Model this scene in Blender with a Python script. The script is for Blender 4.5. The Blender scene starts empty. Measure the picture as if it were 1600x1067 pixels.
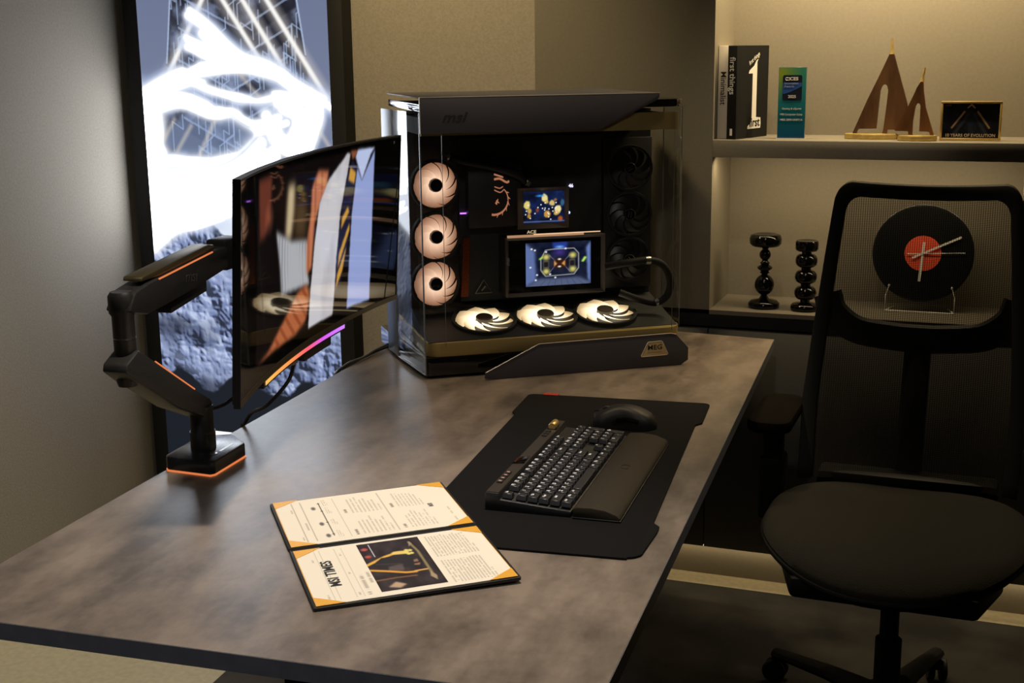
import bpy, bmesh, math, random
import numpy as np
from mathutils import Vector, Matrix

random.seed(7)
RNG = np.random.default_rng(7)
SC = bpy.context.scene
COL = SC.collection
PI = math.pi

# ------------------------------------------------------------------ camera, world, lights, exposure
cam_d = bpy.data.cameras.new('camera')
cam = bpy.data.objects.new('camera', cam_d)
COL.objects.link(cam)
SC.camera = cam
cam_d.sensor_width = 36.0
cam_d.lens = 36.0 * 2029.4 / 1600.0
cam_d.clip_start = 0.05
_yaw, _pitch, _roll = -0.2961, -0.2188, -0.0120
_f = Vector((math.sin(_yaw) * math.cos(_pitch), math.cos(_yaw) * math.cos(_pitch), math.sin(_pitch)))
_r = Vector((math.cos(_yaw), -math.sin(_yaw), 0.0))
_u = _r.cross(_f)
_r2 = math.cos(_roll) * _r + math.sin(_roll) * _u
_u2 = -math.sin(_roll) * _r + math.cos(_roll) * _u
cam.matrix_world = Matrix(((_r2.x, _u2.x, -_f.x, 1.2751), (_r2.y, _u2.y, -_f.y, -1.3517),
                           (_r2.z, _u2.z, -_f.z, 1.4800), (0, 0, 0, 1)))

world = bpy.data.worlds.new('world')
SC.world = world
world.use_nodes = True
world.node_tree.nodes['Background'].inputs[0].default_value = (1.0, 0.86, 0.7, 1)
world.node_tree.nodes['Background'].inputs[1].default_value = 0.006

SC.view_settings.view_transform = 'Standard'
SC.view_settings.look = 'None'
SC.view_settings.exposure = 0.0
SC.view_settings.gamma = 1.0
SC.view_settings.use_curve_mapping = False
SC.cycles.max_bounces = 8
SC.cycles.transparent_max_bounces = 16
SC.cycles.sample_clamp_indirect = 4.0

WARM = (1.0, 0.80, 0.55)
WALL_YAW = -0.0697          # the back wall and its cabinets stand a little askew to the desk
WALL_Y = 2.19


def wl(s, d, z=0.0):
    """a point of the back wall: s along it, d behind the cabinet fronts"""
    c, n = math.cos(WALL_YAW), math.sin(WALL_YAW)
    return Vector((s * c - d * n, WALL_Y + s * n + d * c, z))


def lamp(name, kind, loc, target, energy, color=WARM, **kw):
    d = bpy.data.lights.new(name, kind)
    d.energy = energy
    d.color = color
    for k, v in kw.items():
        setattr(d, k, v)
    o = bpy.data.objects.new(name, d)
    COL.objects.link(o)
    o.location = loc
    v = Vector(target) - Vector(loc)
    o.rotation_euler = v.to_track_quat('-Z', 'Y').to_euler()
    return o


lamp('downlight_desk', 'SPOT', (0.75, 0.55, 2.62), (0.45, 0.25, 0.74), 140, (1.0, 0.88, 0.75), spot_size=0.95, spot_blend=0.9, shadow_soft_size=0.06)
lamp('downlight_tower', 'SPOT', (0.50, 1.20, 2.62), (0.62, 1.45, 0.74), 48, (1.0, 0.78, 0.5), spot_size=0.72, spot_blend=0.9, shadow_soft_size=0.06)
lamp('downlight_wall', 'SPOT', (-0.15, 1.45, 2.62), (0.02, 2.25, 1.2), 78, (1.0, 0.77, 0.42), spot_size=1.2, spot_blend=1.0, shadow_soft_size=0.08)
lamp('downlight_entry', 'SPOT', (-0.35, -0.3, 2.62), (-1.1, 0.6, 1.3), 42, (1.0, 0.95, 0.88), spot_size=1.5, spot_blend=1.0, shadow_soft_size=0.1)

lamp('fill_tower_front', 'SPOT', (1.0, -0.75, 2.62), (0.45, 1.5, 1.0), 30, (1.0, 0.88, 0.76), spot_size=0.6, spot_blend=1.0, shadow_soft_size=0.08)  # unseen front fill, added to brighten the computer's plates
lamp('fill_floor_left', 'SPOT', (-0.62, 1.25, 2.62), (-0.62, 1.25, 0.0), 120, (1.0, 0.86, 0.6), spot_size=0.75, spot_blend=0.8, shadow_soft_size=0.06)  # unseen spot added to lift the floor left of the desk

lamp('fill_desk_front', 'SPOT', (0.35, -1.9, 2.62), (0.45, 0.0, 0.70), 50, (0.95, 0.95, 1.0), spot_size=0.55, spot_blend=0.9, shadow_soft_size=0.08)  # added fill behind the camera for the desk's front edge band
lamp('fill_desk_right', 'SPOT', (2.3, 0.2, 2.62), (0.97, 0.85, 0.72), 30, (1.0, 0.92, 0.8), spot_size=0.5, spot_blend=0.9, shadow_soft_size=0.08)  # added fill from the right, out of view, for the desk's right edge
lamp('fill_shelf', 'SPOT', (1.0, 0.75, 2.62), (1.05, 2.2, 1.28), 26, (1.0, 0.84, 0.62), spot_size=0.42, spot_blend=0.8, shadow_soft_size=0.05)  # unseen narrow spot, added to brighten book spines and shelf front

LED_WARM = (1.0, 0.78, 0.46)


def strip_light(name, s0, s1, d, z, energy, tilt=0.0, width=0.012, color=LED_WARM):
    c = wl((s0 + s1) / 2, d, z)
    o = lamp(name, 'AREA', c, c + Vector((0, 0, -1)), energy, color, shape='RECTANGLE', size=(s1 - s0), size_y=width)
    o.rotation_euler = (tilt, 0, WALL_YAW)
    return o


strip_light('shelf_led_upper', 0.80, 1.54, 0.012, 1.965, 13.0, 0.30)
strip_light('shelf_led_lower', 0.80, 1.54, 0.03, 1.196, 1.8, 0.30)
strip_light('plinth_led', 0.30, 2.60, 0.030, 0.094, 0.55, 0.0)

# ------------------------------------------------------------------ small library


def lin(c):
    c = np.asarray(c, float)
    return np.where(c <= 0.04045, c / 12.92, ((c + 0.055) / 1.055) ** 2.4)


def rgb(r, g, b):
    return tuple(float(x) for x in lin(np.array([r, g, b]) / 255.0)) + (1.0,)


def mat(name, color, rough=0.5, metal=0.0, var=0.0, scale=20.0, bump=0.0, bscale=None, spec=0.5, coat=0.0, emis=None, estr=0.0, stretch=None, sheen=0.0):
    m = bpy.data.materials.new(name)
    m.use_nodes = True
    nt = m.node_tree
    b = nt.nodes['Principled BSDF']
    b.inputs['Base Color'].default_value = color
    b.inputs['Roughness'].default_value = rough
    b.inputs['Metallic'].default_value = metal
    b.inputs['Specular IOR Level'].default_value = spec
    b.inputs['Coat Weight'].default_value = coat
    b.inputs['Sheen Weight'].default_value = sheen
    if emis is not None:
        b.inputs['Emission Color'].default_value = emis
        b.inputs['Emission Strength'].default_value = estr
    if var > 0 or bump > 0:
        tc = nt.nodes.new('ShaderNodeTexCoord')
        mp = nt.nodes.new('ShaderNodeMapping')
        nt.links.new(tc.outputs['Object'], mp.inputs['Vector'])
        if stretch:
            mp.inputs['Scale'].default_value = stretch
        nz = nt.nodes.new('ShaderNodeTexNoise')
        nz.inputs['Scale'].default_value = scale
        nz.inputs['Detail'].default_value = 6
        nt.links.new(mp.outputs[0], nz.inputs['Vector'])
        if var > 0:
            cr = nt.nodes.new('ShaderNodeValToRGB')
            cr.color_ramp.elements[0].position = 0.3
            cr.color_ramp.elements[1].position = 0.7
            cr.color_ramp.elements[0].color = tuple(x * (1 - var) for x in color[:3]) + (1,)
            cr.color_ramp.elements[1].color = tuple(min(1, x * (1 + var)) for x in color[:3]) + (1,)
            nt.links.new(nz.outputs['Fac'], cr.inputs[0])
            nt.links.new(cr.outputs[0], b.inputs['Base Color'])
        if bump > 0:
            n2 = nt.nodes.new('ShaderNodeTexNoise')
            n2.inputs['Scale'].default_value = bscale or scale
            n2.inputs['Detail'].default_value = 3
            nt.links.new(tc.outputs['Object'], n2.inputs['Vector'])
            bp = nt.nodes.new('ShaderNodeBump')
            bp.inputs['Strength'].default_value = bump
            bp.inputs['Distance'].default_value = 0.002
            nt.links.new(n2.outputs['Fac'], bp.inputs['Height'])
            nt.links.new(bp.outputs[0], b.inputs['Normal'])
    return m


def emat(name, color, strength):
    m = bpy.data.materials.new(name)
    m.use_nodes = True
    nt = m.node_tree
    b = nt.nodes['Principled BSDF']
    b.inputs['Base Color'].default_value = (0.02, 0.02, 0.02, 1)
    b.inputs['Emission Color'].default_value = color
    b.inputs['Emission Strength'].default_value = strength
    return m


def print_mat(name, strength=0.0, rough=0.6, gloss=0.5):
    """flat print or screen: its colours are the 'Col' attribute of the surface"""
    m = bpy.data.materials.new(name)
    m.use_nodes = True
    nt = m.node_tree
    b = nt.nodes['Principled BSDF']
    a = nt.nodes.new('ShaderNodeAttribute')
    a.attribute_name = 'Col'
    b.inputs['Roughness'].default_value = rough
    b.inputs['Specular IOR Level'].default_value = gloss
    if strength > 0:
        b.inputs['Base Color'].default_value = (0.004, 0.004, 0.004, 1)
        nt.links.new(a.outputs['Color'], b.inputs['Emission Color'])
        b.inputs['Emission Strength'].default_value = strength
    else:
        nt.links.new(a.outputs['Color'], b.inputs['Base Color'])
    return m


def glass_mat(name, tint=(0.93, 0.95, 0.95, 1), ior=1.5, boost=1.0):
    """thin pane: mostly clear, Fresnel reflection on top"""
    m = bpy.data.materials.new(name)
    m.use_nodes = True
    nt = m.node_tree
    nt.nodes.clear()
    out = nt.nodes.new('ShaderNodeOutputMaterial')
    mix = nt.nodes.new('ShaderNodeMixShader')
    tr = nt.nodes.new('ShaderNodeBsdfTransparent')
    gl = nt.nodes.new('ShaderNodeBsdfGlossy')
    fr = nt.nodes.new('ShaderNodeFresnel')
    tr.inputs[0].default_value = tint
    gl.inputs['Roughness'].default_value = 0.01
    fr.inputs[0].default_value = ior
    mu = nt.nodes.new('ShaderNodeMath')
    mu.operation = 'MULTIPLY'
    mu.inputs[1].default_value = boost
    mu.use_clamp = True
    ge = nt.nodes.new('ShaderNodeNewGeometry')
    io = nt.nodes.new('ShaderNodeMapRange')
    io.inputs['To Min'].default_value = ior
    io.inputs['To Max'].default_value = 1.0 / ior
    nt.links.new(ge.outputs['Backfacing'], io.inputs['Value'])
    nt.links.new(io.outputs[0], fr.inputs[0])
    nt.links.new(fr.outputs[0], mu.inputs[0])
    nt.links.new(mu.outputs[0], mix.inputs[0])
    nt.links.new(tr.outputs[0], mix.inputs[1])
    nt.links.new(gl.outputs[0], mix.inputs[2])
    nt.links.new(mix.outputs[0], out.inputs[0])
    return m


class G:
    """collects shapes, then builds ONE mesh object"""

    def __init__(s):
        s.v, s.f = [], []

    def add(s, vs, fs):
        n = len(s.v)
        s.v += [tuple(v) for v in vs]
        s.f += [tuple(i + n for i in f) for f in fs]
        return s

    def box(s, x0, x1, y0, y1, z0, z1, R=None):
        vs = [Vector((x, y, z)) for z in (z0, z1) for y in (y0, y1) for x in (x0, x1)]
        if R is not None:
            vs = [R @ v for v in vs]
        return s.add(vs, [(0, 2, 3, 1), (4, 5, 7, 6), (0, 1, 5, 4), (2, 6, 7, 3), (0, 4, 6, 2), (1, 3, 7, 5)])

    def prism(s, poly, a, b, axis='z'):
        """polygon extruded from a to b; axis z: (x,y), axis y: (x,z), axis x: (y,z)"""
        def P(p, t):
            return (p[0], p[1], t) if axis == 'z' else (p[0], t, p[1]) if axis == 'y' else (t, p[0], p[1])
        n = len(poly)
        area = sum(poly[i][0] * poly[(i + 1) % n][1] - poly[(i + 1) % n][0] * poly[i][1] for i in range(n))
        poly = list(poly) if area > 0 else list(reversed(poly))
        vs = [P(p, a) for p in poly] + [P(p, b) for p in poly]
        fs = [tuple(range(n - 1, -1, -1)), tuple(range(n, 2 * n))] + [(i, (i + 1) % n, n + (i + 1) % n, n + i) for i in range(n)]
        if axis == 'y':
            fs = [tuple(reversed(f)) for f in fs]
        return s.add(vs, fs)

    def lathe(s, prof, n=32, c=(0, 0, 0), M=None):
        vs, fs = [], []
        for r, z in prof:
            for k in range(n):
                a = 2 * PI * k / n
                p = Vector((r * math.cos(a), r * math.sin(a), z))
                if M is not None:
                    p = M @ p
                vs.append((p.x + c[0], p.y + c[1], p.z + c[2]))
        m = len(prof)
        for j in range(m - 1):
            for k in range(n):
                fs.append((j * n + k, j * n + (k + 1) % n, (j + 1) * n + (k + 1) % n, (j + 1) * n + k))
        fs.append(tuple(range(n - 1, -1, -1)))
        fs.append(tuple((m - 1) * n + k for k in range(n)))
        return s.add(vs, fs)

    def tube(s, path, r, n=10, up=Vector((0, 0, 1)), flat=1.0):
        P = [Vector(p) for p in path]
        rs = r if isinstance(r, (list, tuple)) else [r] * len(P)
        vs, fs = [], []
        for i, p in enumerate(P):
            t = (P[min(i + 1, len(P) - 1)] - P[max(i - 1, 0)]).normalized()
            a = t.cross(up)
            if a.length < 1e-4:
                a = t.cross(Vector((1, 0, 0)))
            a.normalize()
            b = a.cross(t).normalized()
            for k in range(n):
                w = 2 * PI * k / n
                vs.append(p + rs[i] * (math.cos(w) * a + flat * math.sin(w) * b))
        for i in range(len(P) - 1):
            for k in range(n):
                fs.append((i * n + k, i * n + (k + 1) % n, (i + 1) * n + (k + 1) % n, (i + 1) * n + k))
        fs.append(tuple(range(n - 1, -1, -1)))
        fs.append(tuple((len(P) - 1) * n + k for k in range(n)))
        return s.add(vs, fs)

    def mesh(s, name, m, bevel=0.0, seg=2, smooth=True, sub=0, angle=35):
        me = bpy.data.meshes.new(name)
        me.from_pydata(s.v, [], s.f)
        bm = bmesh.new()
        bm.from_mesh(me)
        bmesh.ops.recalc_face_normals(bm, faces=bm.faces)
        if bevel > 0:
            ed = [e for e in bm.edges if len(e.link_faces) == 2 and e.calc_face_angle(0) > 0.5]
            bmesh.ops.bevel(bm, geom=ed, offset=bevel, segments=seg, affect='EDGES', clamp_overlap=True, profile=0.5)
        bm.to_mesh(me)
        bm.free()
        if smooth:
            me.shade_smooth()
            me.set_sharp_from_angle(angle=math.radians(angle))
        if m is not None:
            me.materials.append(m)
        return me

    def build(s, name, m, parent=None, loc=None, rot=None, **kw):
        return link(name, s.mesh(name, m, **kw), parent, loc, rot)


def link(name, me, parent=None, loc=None, rot=None):
    o = bpy.data.objects.new(name, me)
    COL.objects.link(o)
    if parent is not None:
        o.parent = parent
    if loc is not None:
        o.location = loc
    if rot is not None:
        o.rotation_euler = rot
    return o


def tag(o, label=None, cat=None, group=None, kind=None):
    if label:
        o['label'] = label
    if cat:
        o['category'] = cat
    if group:
        o['group'] = group
    if kind:
        o['kind'] = kind
    return o


def thing(name, label, cat, loc=(0, 0, 0), rot=(0, 0, 0), group=None):
    o = bpy.data.objects.new(name, None)
    COL.objects.link(o)
    o.location = loc
    o.rotation_euler = rot
    o.empty_display_size = 0.05
    return tag(o, label, cat, group)


def struct(name, g, m, **kw):
    return tag(g.build(name, m, **kw), kind='structure')


def rrect(x0, x1, y0, y1, r, n=6, rs=None):
    """rounded rectangle outline; rs = radii of (x1,y1) (x0,y1) (x0,y0) (x1,y0)"""
    rs = rs or (r, r, r, r)
    out = []
    for (cx, cy, sx, sy, a0), rr in zip(((x1, y1, -1, -1, 0), (x0, y1, 1, -1, 90), (x0, y0, 1, 1, 180), (x1, y0, -1, 1, 270)), rs):
        if rr <= 0:
            out.append((cx, cy))
            continue
        for k in range(n + 1):
            a = math.radians(a0 + 90 * k / n)
            out.append((cx + sx * rr + rr * math.cos(a), cy + sy * rr + rr * math.sin(a)))
    return out


def arc(cx, cy, r, a0, a1, n=12):
    return [(cx + r * math.cos(math.radians(a0 + (a1 - a0) * k / n)), cy + r * math.sin(math.radians(a0 + (a1 - a0) * k / n))) for k in range(n + 1)]


def spline(pts, n=8):
    """Catmull-Rom through the points"""
    P = [Vector(p) for p in pts]
    P = [P[0] * 2 - P[1]] + P + [P[-1] * 2 - P[-2]]
    out = []
    for i in range(1, len(P) - 2):
        for k in range(n):
            t = k / n
            a, b, c, d = P[i - 1], P[i], P[i + 1], P[i + 2]
            out.append(0.5 * ((2 * b) + (c - a) * t + (2 * a - 5 * b + 4 * c - d) * t * t + (3 * b - a - 3 * c + d) * t ** 3))
    out.append(P[-2])
    return out


def text(name, body, size, m, parent=None, loc=(0, 0, 0), rot=(0, 0, 0), shear=0.0, bold=0.0, align='CENTER', sx=1.0, depth=0.0003, spacing=1.0):
    """lettering as a mesh, centred on loc"""
    c = bpy.data.curves.new(name, 'FONT')
    c.body = body
    c.size = size
    c.shear = shear
    c.offset = bold
    c.extrude = depth
    c.align_x = align
    c.align_y = 'CENTER'
    c.space_character = spacing
    c.resolution_u = 3
    tmp = bpy.data.objects.new(name + '_tmp', c)
    me = bpy.data.meshes.new_from_object(tmp)
    bpy.data.objects.remove(tmp)
    bpy.data.curves.remove(c)
    me.name = name
    me.materials.clear()
    me.materials.append(m)
    o = link(name, me, parent, loc, rot)
    o.scale = (sx, 1, 1)
    return o


# ---- flat prints: colours computed on a fine grid of the printed surface
class Paint:
    def __init__(s, w, h, color=(0, 0, 0)):
        s.w, s.h = w, h
        s.U, s.V = np.meshgrid((np.arange(w) + 0.0) / (w - 1), (np.arange(h) + 0.0) / (h - 1))
        s.a = np.zeros((h, w, 3))
        s.a[:] = np.array(color) / 255.0

    def blur(s, m, r):
        r = int(round(r))
        if r < 1:
            return m
        for _ in range(2):
            for ax in (0, 1):
                p = np.concatenate([np.repeat(m.take([0], ax), r + 1, ax), m, np.repeat(m.take([-1], ax), r, ax)], ax)
                c = np.cumsum(p, ax)
                n = m.shape[ax]
                m = (c.take(range(2 * r + 1, 2 * r + 1 + n), ax) - c.take(range(0, n), ax)) / (2 * r + 1)
        return m

    def mask(s, pts, soft=0):
        m = np.zeros((s.h, s.w), bool)
        n = len(pts)
        for i in range(n):
            x0, y0 = pts[i]
            x1, y1 = pts[(i + 1) % n]
            if y0 == y1:
                continue
            c = ((y0 > s.V) != (y1 > s.V)) & (s.U < (x1 - x0) * (s.V - y0) / (y1 - y0) + x0)
            m ^= c
        return s.blur(m.astype(float), soft)

    def put(s, m, color, k=1.0):
        c = np.array(color) / 255.0
        m = (np.clip(m, 0, 1) * k)[..., None]
        s.a = s.a * (1 - m) + c * m
        return s

    def poly(s, pts, color, soft=1, k=1.0):
        return s.put(s.mask(pts, soft), color, k)

    def dist(s, pts, aspect):
        d = np.full((s.h, s.w), 9.0)
        for (x0, y0), (x1, y1) in zip(pts[:-1], pts[1:]):
            ax, ay, bx, by = x0, y0 * aspect, x1, y1 * aspect
            px, py = s.U, s.V * aspect
            L = (bx - ax) ** 2 + (by - ay) ** 2 + 1e-9
            t = np.clip(((px - ax) * (bx - ax) + (py - ay) * (by - ay)) / L, 0, 1)
            d = np.minimum(d, np.hypot(px - ax - t * (bx - ax), py - ay - t * (by - ay)))
        return d

    def stroke(s, pts, width, color, aspect, soft=0.4, k=1.0):
        d = s.dist(pts, aspect) / (width / 2)
        return s.put(np.clip((1 + soft - d) / (2 * soft + 1e-6), 0, 1), color, k)

    def ell(s, u, v, ru, rv, color, soft=0.3, k=1.0):
        d = np.hypot((s.U - u) / ru, (s.V - v) / rv)
        return s.put(np.clip((1 + soft - d) / (2 * soft), 0, 1), color, k)

    def noise(s, cu, cv, octs=5, seed=1):
        r = np.random.default_rng(seed)
        out = np.zeros((s.h, s.w))
        amp = 1.0
        for o in range(octs):
            gw, gh = int(cu * 2 ** o) + 2, int(cv * 2 ** o) + 2
            g = r.random((gh, gw))
            x, y = s.U * (gw - 1.001), s.V * (gh - 1.001)
            xi, yi = x.astype(int), y.astype(int)
            fx, fy = x - xi, y - yi
            fx, fy = fx * fx * (3 - 2 * fx), fy * fy * (3 - 2 * fy)
            n = g[yi, xi] * (1 - fx) * (1 - fy) + g[yi, xi + 1] * fx * (1 - fy) + g[yi + 1, xi] * (1 - fx) * fy + g[yi + 1, xi + 1] * fx * fy
            out += amp * (n - 0.5)
            amp *= 0.5
        return out

    def build(s, name, fn, m, parent=None, loc=None, rot=None, gain=None):
        """fn maps (u,v) arrays to x,y,z arrays"""
        x, y, z = fn(s.U, s.V)
        co = np.stack([x + 0 * s.U, y + 0 * s.U, z + 0 * s.U], -1).reshape(-1, 3)
        i = (np.arange(s.h - 1)[:, None] * s.w + np.arange(s.w - 1)[None, :]).ravel()
        q = np.stack([i, i + 1, i + 1 + s.w, i + s.w], -1)
        me = bpy.data.meshes.new(name)
        me.vertices.add(len(co))
        me.vertices.foreach_set('co', co.astype(np.float32).ravel())
        me.loops.add(q.size)
        me.loops.foreach_set('vertex_index', q.astype(np.int32).ravel())
        me.polygons.add(len(q))
        me.polygons.foreach_set('loop_start', (np.arange(len(q)) * 4).astype(np.int32))
        me.polygons.foreach_set('loop_total', np.full(len(q), 4, np.int32))
        me.update(calc_edges=True)
        c = lin(np.clip(s.a, 0, 1))
        if gain is not None:
            c = c * (gain if gain.ndim == 3 else gain[..., None])
        ca = me.color_attributes.new('Col', 'FLOAT_COLOR', 'POINT')
        ca.data.foreach_set('color', np.concatenate([c.reshape(-1, 3), np.ones((len(co), 1))], 1).astype(np.float32).ravel())
        me.materials.append(m)
        me.shade_smooth()
        return link(name, me, parent, loc, rot)


# ------------------------------------------------------------------ materials
M = {}
M['black'] = mat('black_plastic', (0.010, 0.010, 0.011, 1), 0.45)
M['matte'] = mat('matte_black', (0.008, 0.008, 0.008, 1), 0.75)
M['gloss'] = mat('gloss_black', (0.004, 0.004, 0.004, 1), 0.06, coat=0.6)
M['key'] = mat('keycap_black', (0.018, 0.018, 0.020, 1), 0.42)
M['grey_metal'] = mat('dark_grey_metal', (0.060, 0.058, 0.066, 1), 0.5, 0.2, var=0.06, scale=300)
M['plate_edge'] = mat('bright_edge_metal', (0.80, 0.70, 0.58, 1), 0.35, 0.3)
M['steel'] = mat('brushed_steel', (0.55, 0.54, 0.52, 1), 0.28, 1.0)
M['gold'] = mat('polished_gold', (0.85, 0.60, 0.22, 1), 0.28, 0.75)
M['bronze'] = mat('bronze_satin', (0.42, 0.31, 0.12, 1), 0.36, 0.45)
M['white_ink'] = mat('white_ink', (0.80, 0.77, 0.70, 1), 0.6)
M['dark_ink'] = mat('dark_ink', (0.012, 0.012, 0.012, 1), 0.6)
M['grey_ink'] = mat('grey_ink', (0.16, 0.15, 0.14, 1), 0.6)
M['rubber'] = mat('black_rubber', (0.010, 0.010, 0.010, 1), 0.6)
M['glass'] = glass_mat('clear_glass')
M['glass_side'] = glass_mat('side_glass', (0.92, 0.94, 0.95, 1), 1.55, 1.0)

# ------------------------------------------------------------------ the room
M['wall'] = mat('speckled_wall', rgb(160, 152, 138), 0.9, var=0.10, scale=160, bump=0.25, bscale=220)
M['floor'] = mat('pale_floor', rgb(165, 155, 128), 0.55, var=0.10, scale=60, bump=0.1)
M['ceiling'] = mat('ceiling_paint', rgb(120, 116, 108), 0.9, var=0.03, scale=8)
M['laminate'] = mat('taupe_laminate', rgb(126, 119, 104), 0.6, var=0.05, scale=120, bump=0.1, bscale=300)
M['cab_dark'] = mat('charcoal_laminate', rgb(96, 94, 90), 0.65, var=0.05, scale=90)
M['worktop'] = mat('black_stone', (0.010, 0.0095, 0.009, 1), 0.7, var=0.3, scale=200)

XL, XR, YF, YB, ZC = -1.10, 3.0, -2.8, 2.75, 2.7
struct('floor', G().box(XL - .1, XR + .1, YF - .1, YB, -0.1, 0.0), M['floor'])
struct('ceiling', G().box(XL - .1, XR + .1, YF - .1, YB, ZC, ZC + .1), M['ceiling'])
struct('wall_left', G().box(XL - .1, XL, YF - .1, YB, 0, ZC), M['wall'])
struct('wall_right', G().box(XR, XR + .1, YF - .1, YB, 0, ZC), M['ceiling'])
struct('wall_front', G().box(XL, XR, YF - .1, YF, 0, ZC), M['ceiling'])
g = G().box(-1.14, 0.275, 0.06, 0.16, 0, ZC).box(0.275, 3.1, 0.27, 0.37, 0, ZC)
struct('wall_back', g, M['wall'], loc=wl(0, 0), rot=(0, 0, WALL_YAW))

# mottled dark rug
m = mat('rug_mottled', (0.018, 0.016, 0.014, 1), 0.95, bump=0.6, bscale=500)
nt = m.node_tree
tc = nt.nodes.new('ShaderNodeTexCoord')
nz = nt.nodes.new('ShaderNodeTexNoise')
nz.inputs['Scale'].default_value = 3.2
nz.inputs['Detail'].default_value = 8
cr = nt.nodes.new('ShaderNodeValToRGB')
cr.color_ramp.elements[0].position = 0.42
cr.color_ramp.elements[1].position = 0.62
cr.color_ramp.elements[0].color = (0.0025, 0.0022, 0.002, 1)
cr.color_ramp.elements[1].color = (0.040, 0.035, 0.029, 1)
nt.links.new(tc.outputs['Object'], nz.inputs['Vector'])
nt.links.new(nz.outputs['Fac'], cr.inputs[0])
nt.links.new(cr.outputs[0], nt.nodes['Principled BSDF'].inputs['Base Color'])
a, b, c, d = Vector((-0.262, -1.6, 0)), Vector((2.7, -1.6, 0)), wl(2.7, -0.045), wl(-0.262, -0.045)
rug = G().prism([(p.x, p.y) for p in (a, b, c, d)], 0.0, 0.008).build('rug', m, bevel=0.003)
tag(rug, 'dark mottled rug under the desk and the office chair', 'rug')

# ------------------------------------------------------------------ cabinets along the back wall
cab = thing('display_cabinet', 'taupe wall cabinet with two lit open niches holding books and ornaments', 'cabinet', wl(0, 0), (0, 0, WALL_YAW))
NL, NR, ND = 0.777, 1.556, 0.25
ZS0, ZS1, ZN = 1.202, 1.248, 0.788
G().box(0.277, NL, 0.0, ND + .015, ZN, ZC).build('side_panel', M['laminate'], cab)
G().box(NR, 2.95, 0.0, ND + .015, ZN, ZC).build('side_panel', M['laminate'], cab)
G().box(NL, NR, ND, ND + .015, ZN, 2.0).build('back_panel', M['laminate'], cab)
G().box(NL, NR, 0.0, ND, ZS0, ZS1).build('shelf', M['laminate'], cab, bevel=0.0012)
G().box(NL, NR, 0.0, ND + .015, 2.0, ZC).build('header_panel', M['laminate'], cab)
G().box(NL, NR, 0.0, ND, ZN - .012, ZN).build('niche_floor', M['laminate'], cab)
em = emat('led_strip_warm', (1.0, 0.75, 0.42, 1), 1.2)
G().box(NL + .02, NR - .02, 0.03, 0.05, 1.985, 2.0).build('led_strip', em, cab)
G().box(NL + .02, NR - .02, 0.04, 0.06, 1.2015, 1.2025).build('led_strip', em, cab)
wt = G().box(0.277, 2.95, 0.004, 0.265, 0.742, ZN - .013).build('worktop', M['worktop'], loc=wl(0, 0), rot=(0, 0, WALL_YAW))
tag(wt, 'black stone worktop between the lit niches and the base cabinet', 'worktop')
bc = thing('base_cabinet', 'charcoal base cabinet with flat doors behind the office chair', 'cabinet', wl(0, 0), (0, 0, WALL_YAW))
G().box(0.277, 2.95, 0.02, 0.265, 0.10, 0.735).build('body', M['matte'], bc)
xs = [0.277, 0.775, 1.34, 1.90, 2.43, 2.95]
for a, b in zip(xs[:-1], xs[1:]):
    G().box(a + .0015, b - .0015, 0.0, 0.02, 0.102, 0.735).build('door', M['cab_dark'], bc, bevel=0.001)
G().box(0.277, 2.95, 0.05, 0.06, 0.0, 0.10).build('plinth', M['laminate'], bc)
G().box(0.30, 2.9, 0.022, 0.036, 0.0955, 0.10).build('led_strip', em, bc)

# ------------------------------------------------------------------ light box with the printed picture
M['print_lit'] = print_mat('lightbox_print', 1.0, 0.35, 0.3)
lb = thing('light_box', 'tall backlit poster of a snowy mountain and a glowing white spiral in black frame', 'light box', wl(0, 0), (0, 0, WALL_YAW))
BX0, BX1, IX0, IX1, BZ0, BZ1, IZ0, IZ1 = -1.078, -0.316, -1.0255, -0.3640, 0.06, 2.06, 0.15, 1.95
G().box(BX0, IX0, 0.0, 0.06, BZ0, BZ1).build('frame_bar', M['matte'], lb, bevel=0.002)
G().box(IX1, BX1, 0.0, 0.06, BZ0, BZ1).build('frame_bar', M['matte'], lb, bevel=0.002)
G().box(IX0, IX1, 0.0, 0.06, BZ0, IZ0).build('frame_bar', M['matte'], lb, bevel=0.002)
G().box(IX0, IX1, 0.0, 0.06, IZ1, BZ1).build('frame_bar', M['matte'], lb, bevel=0.002)
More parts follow.
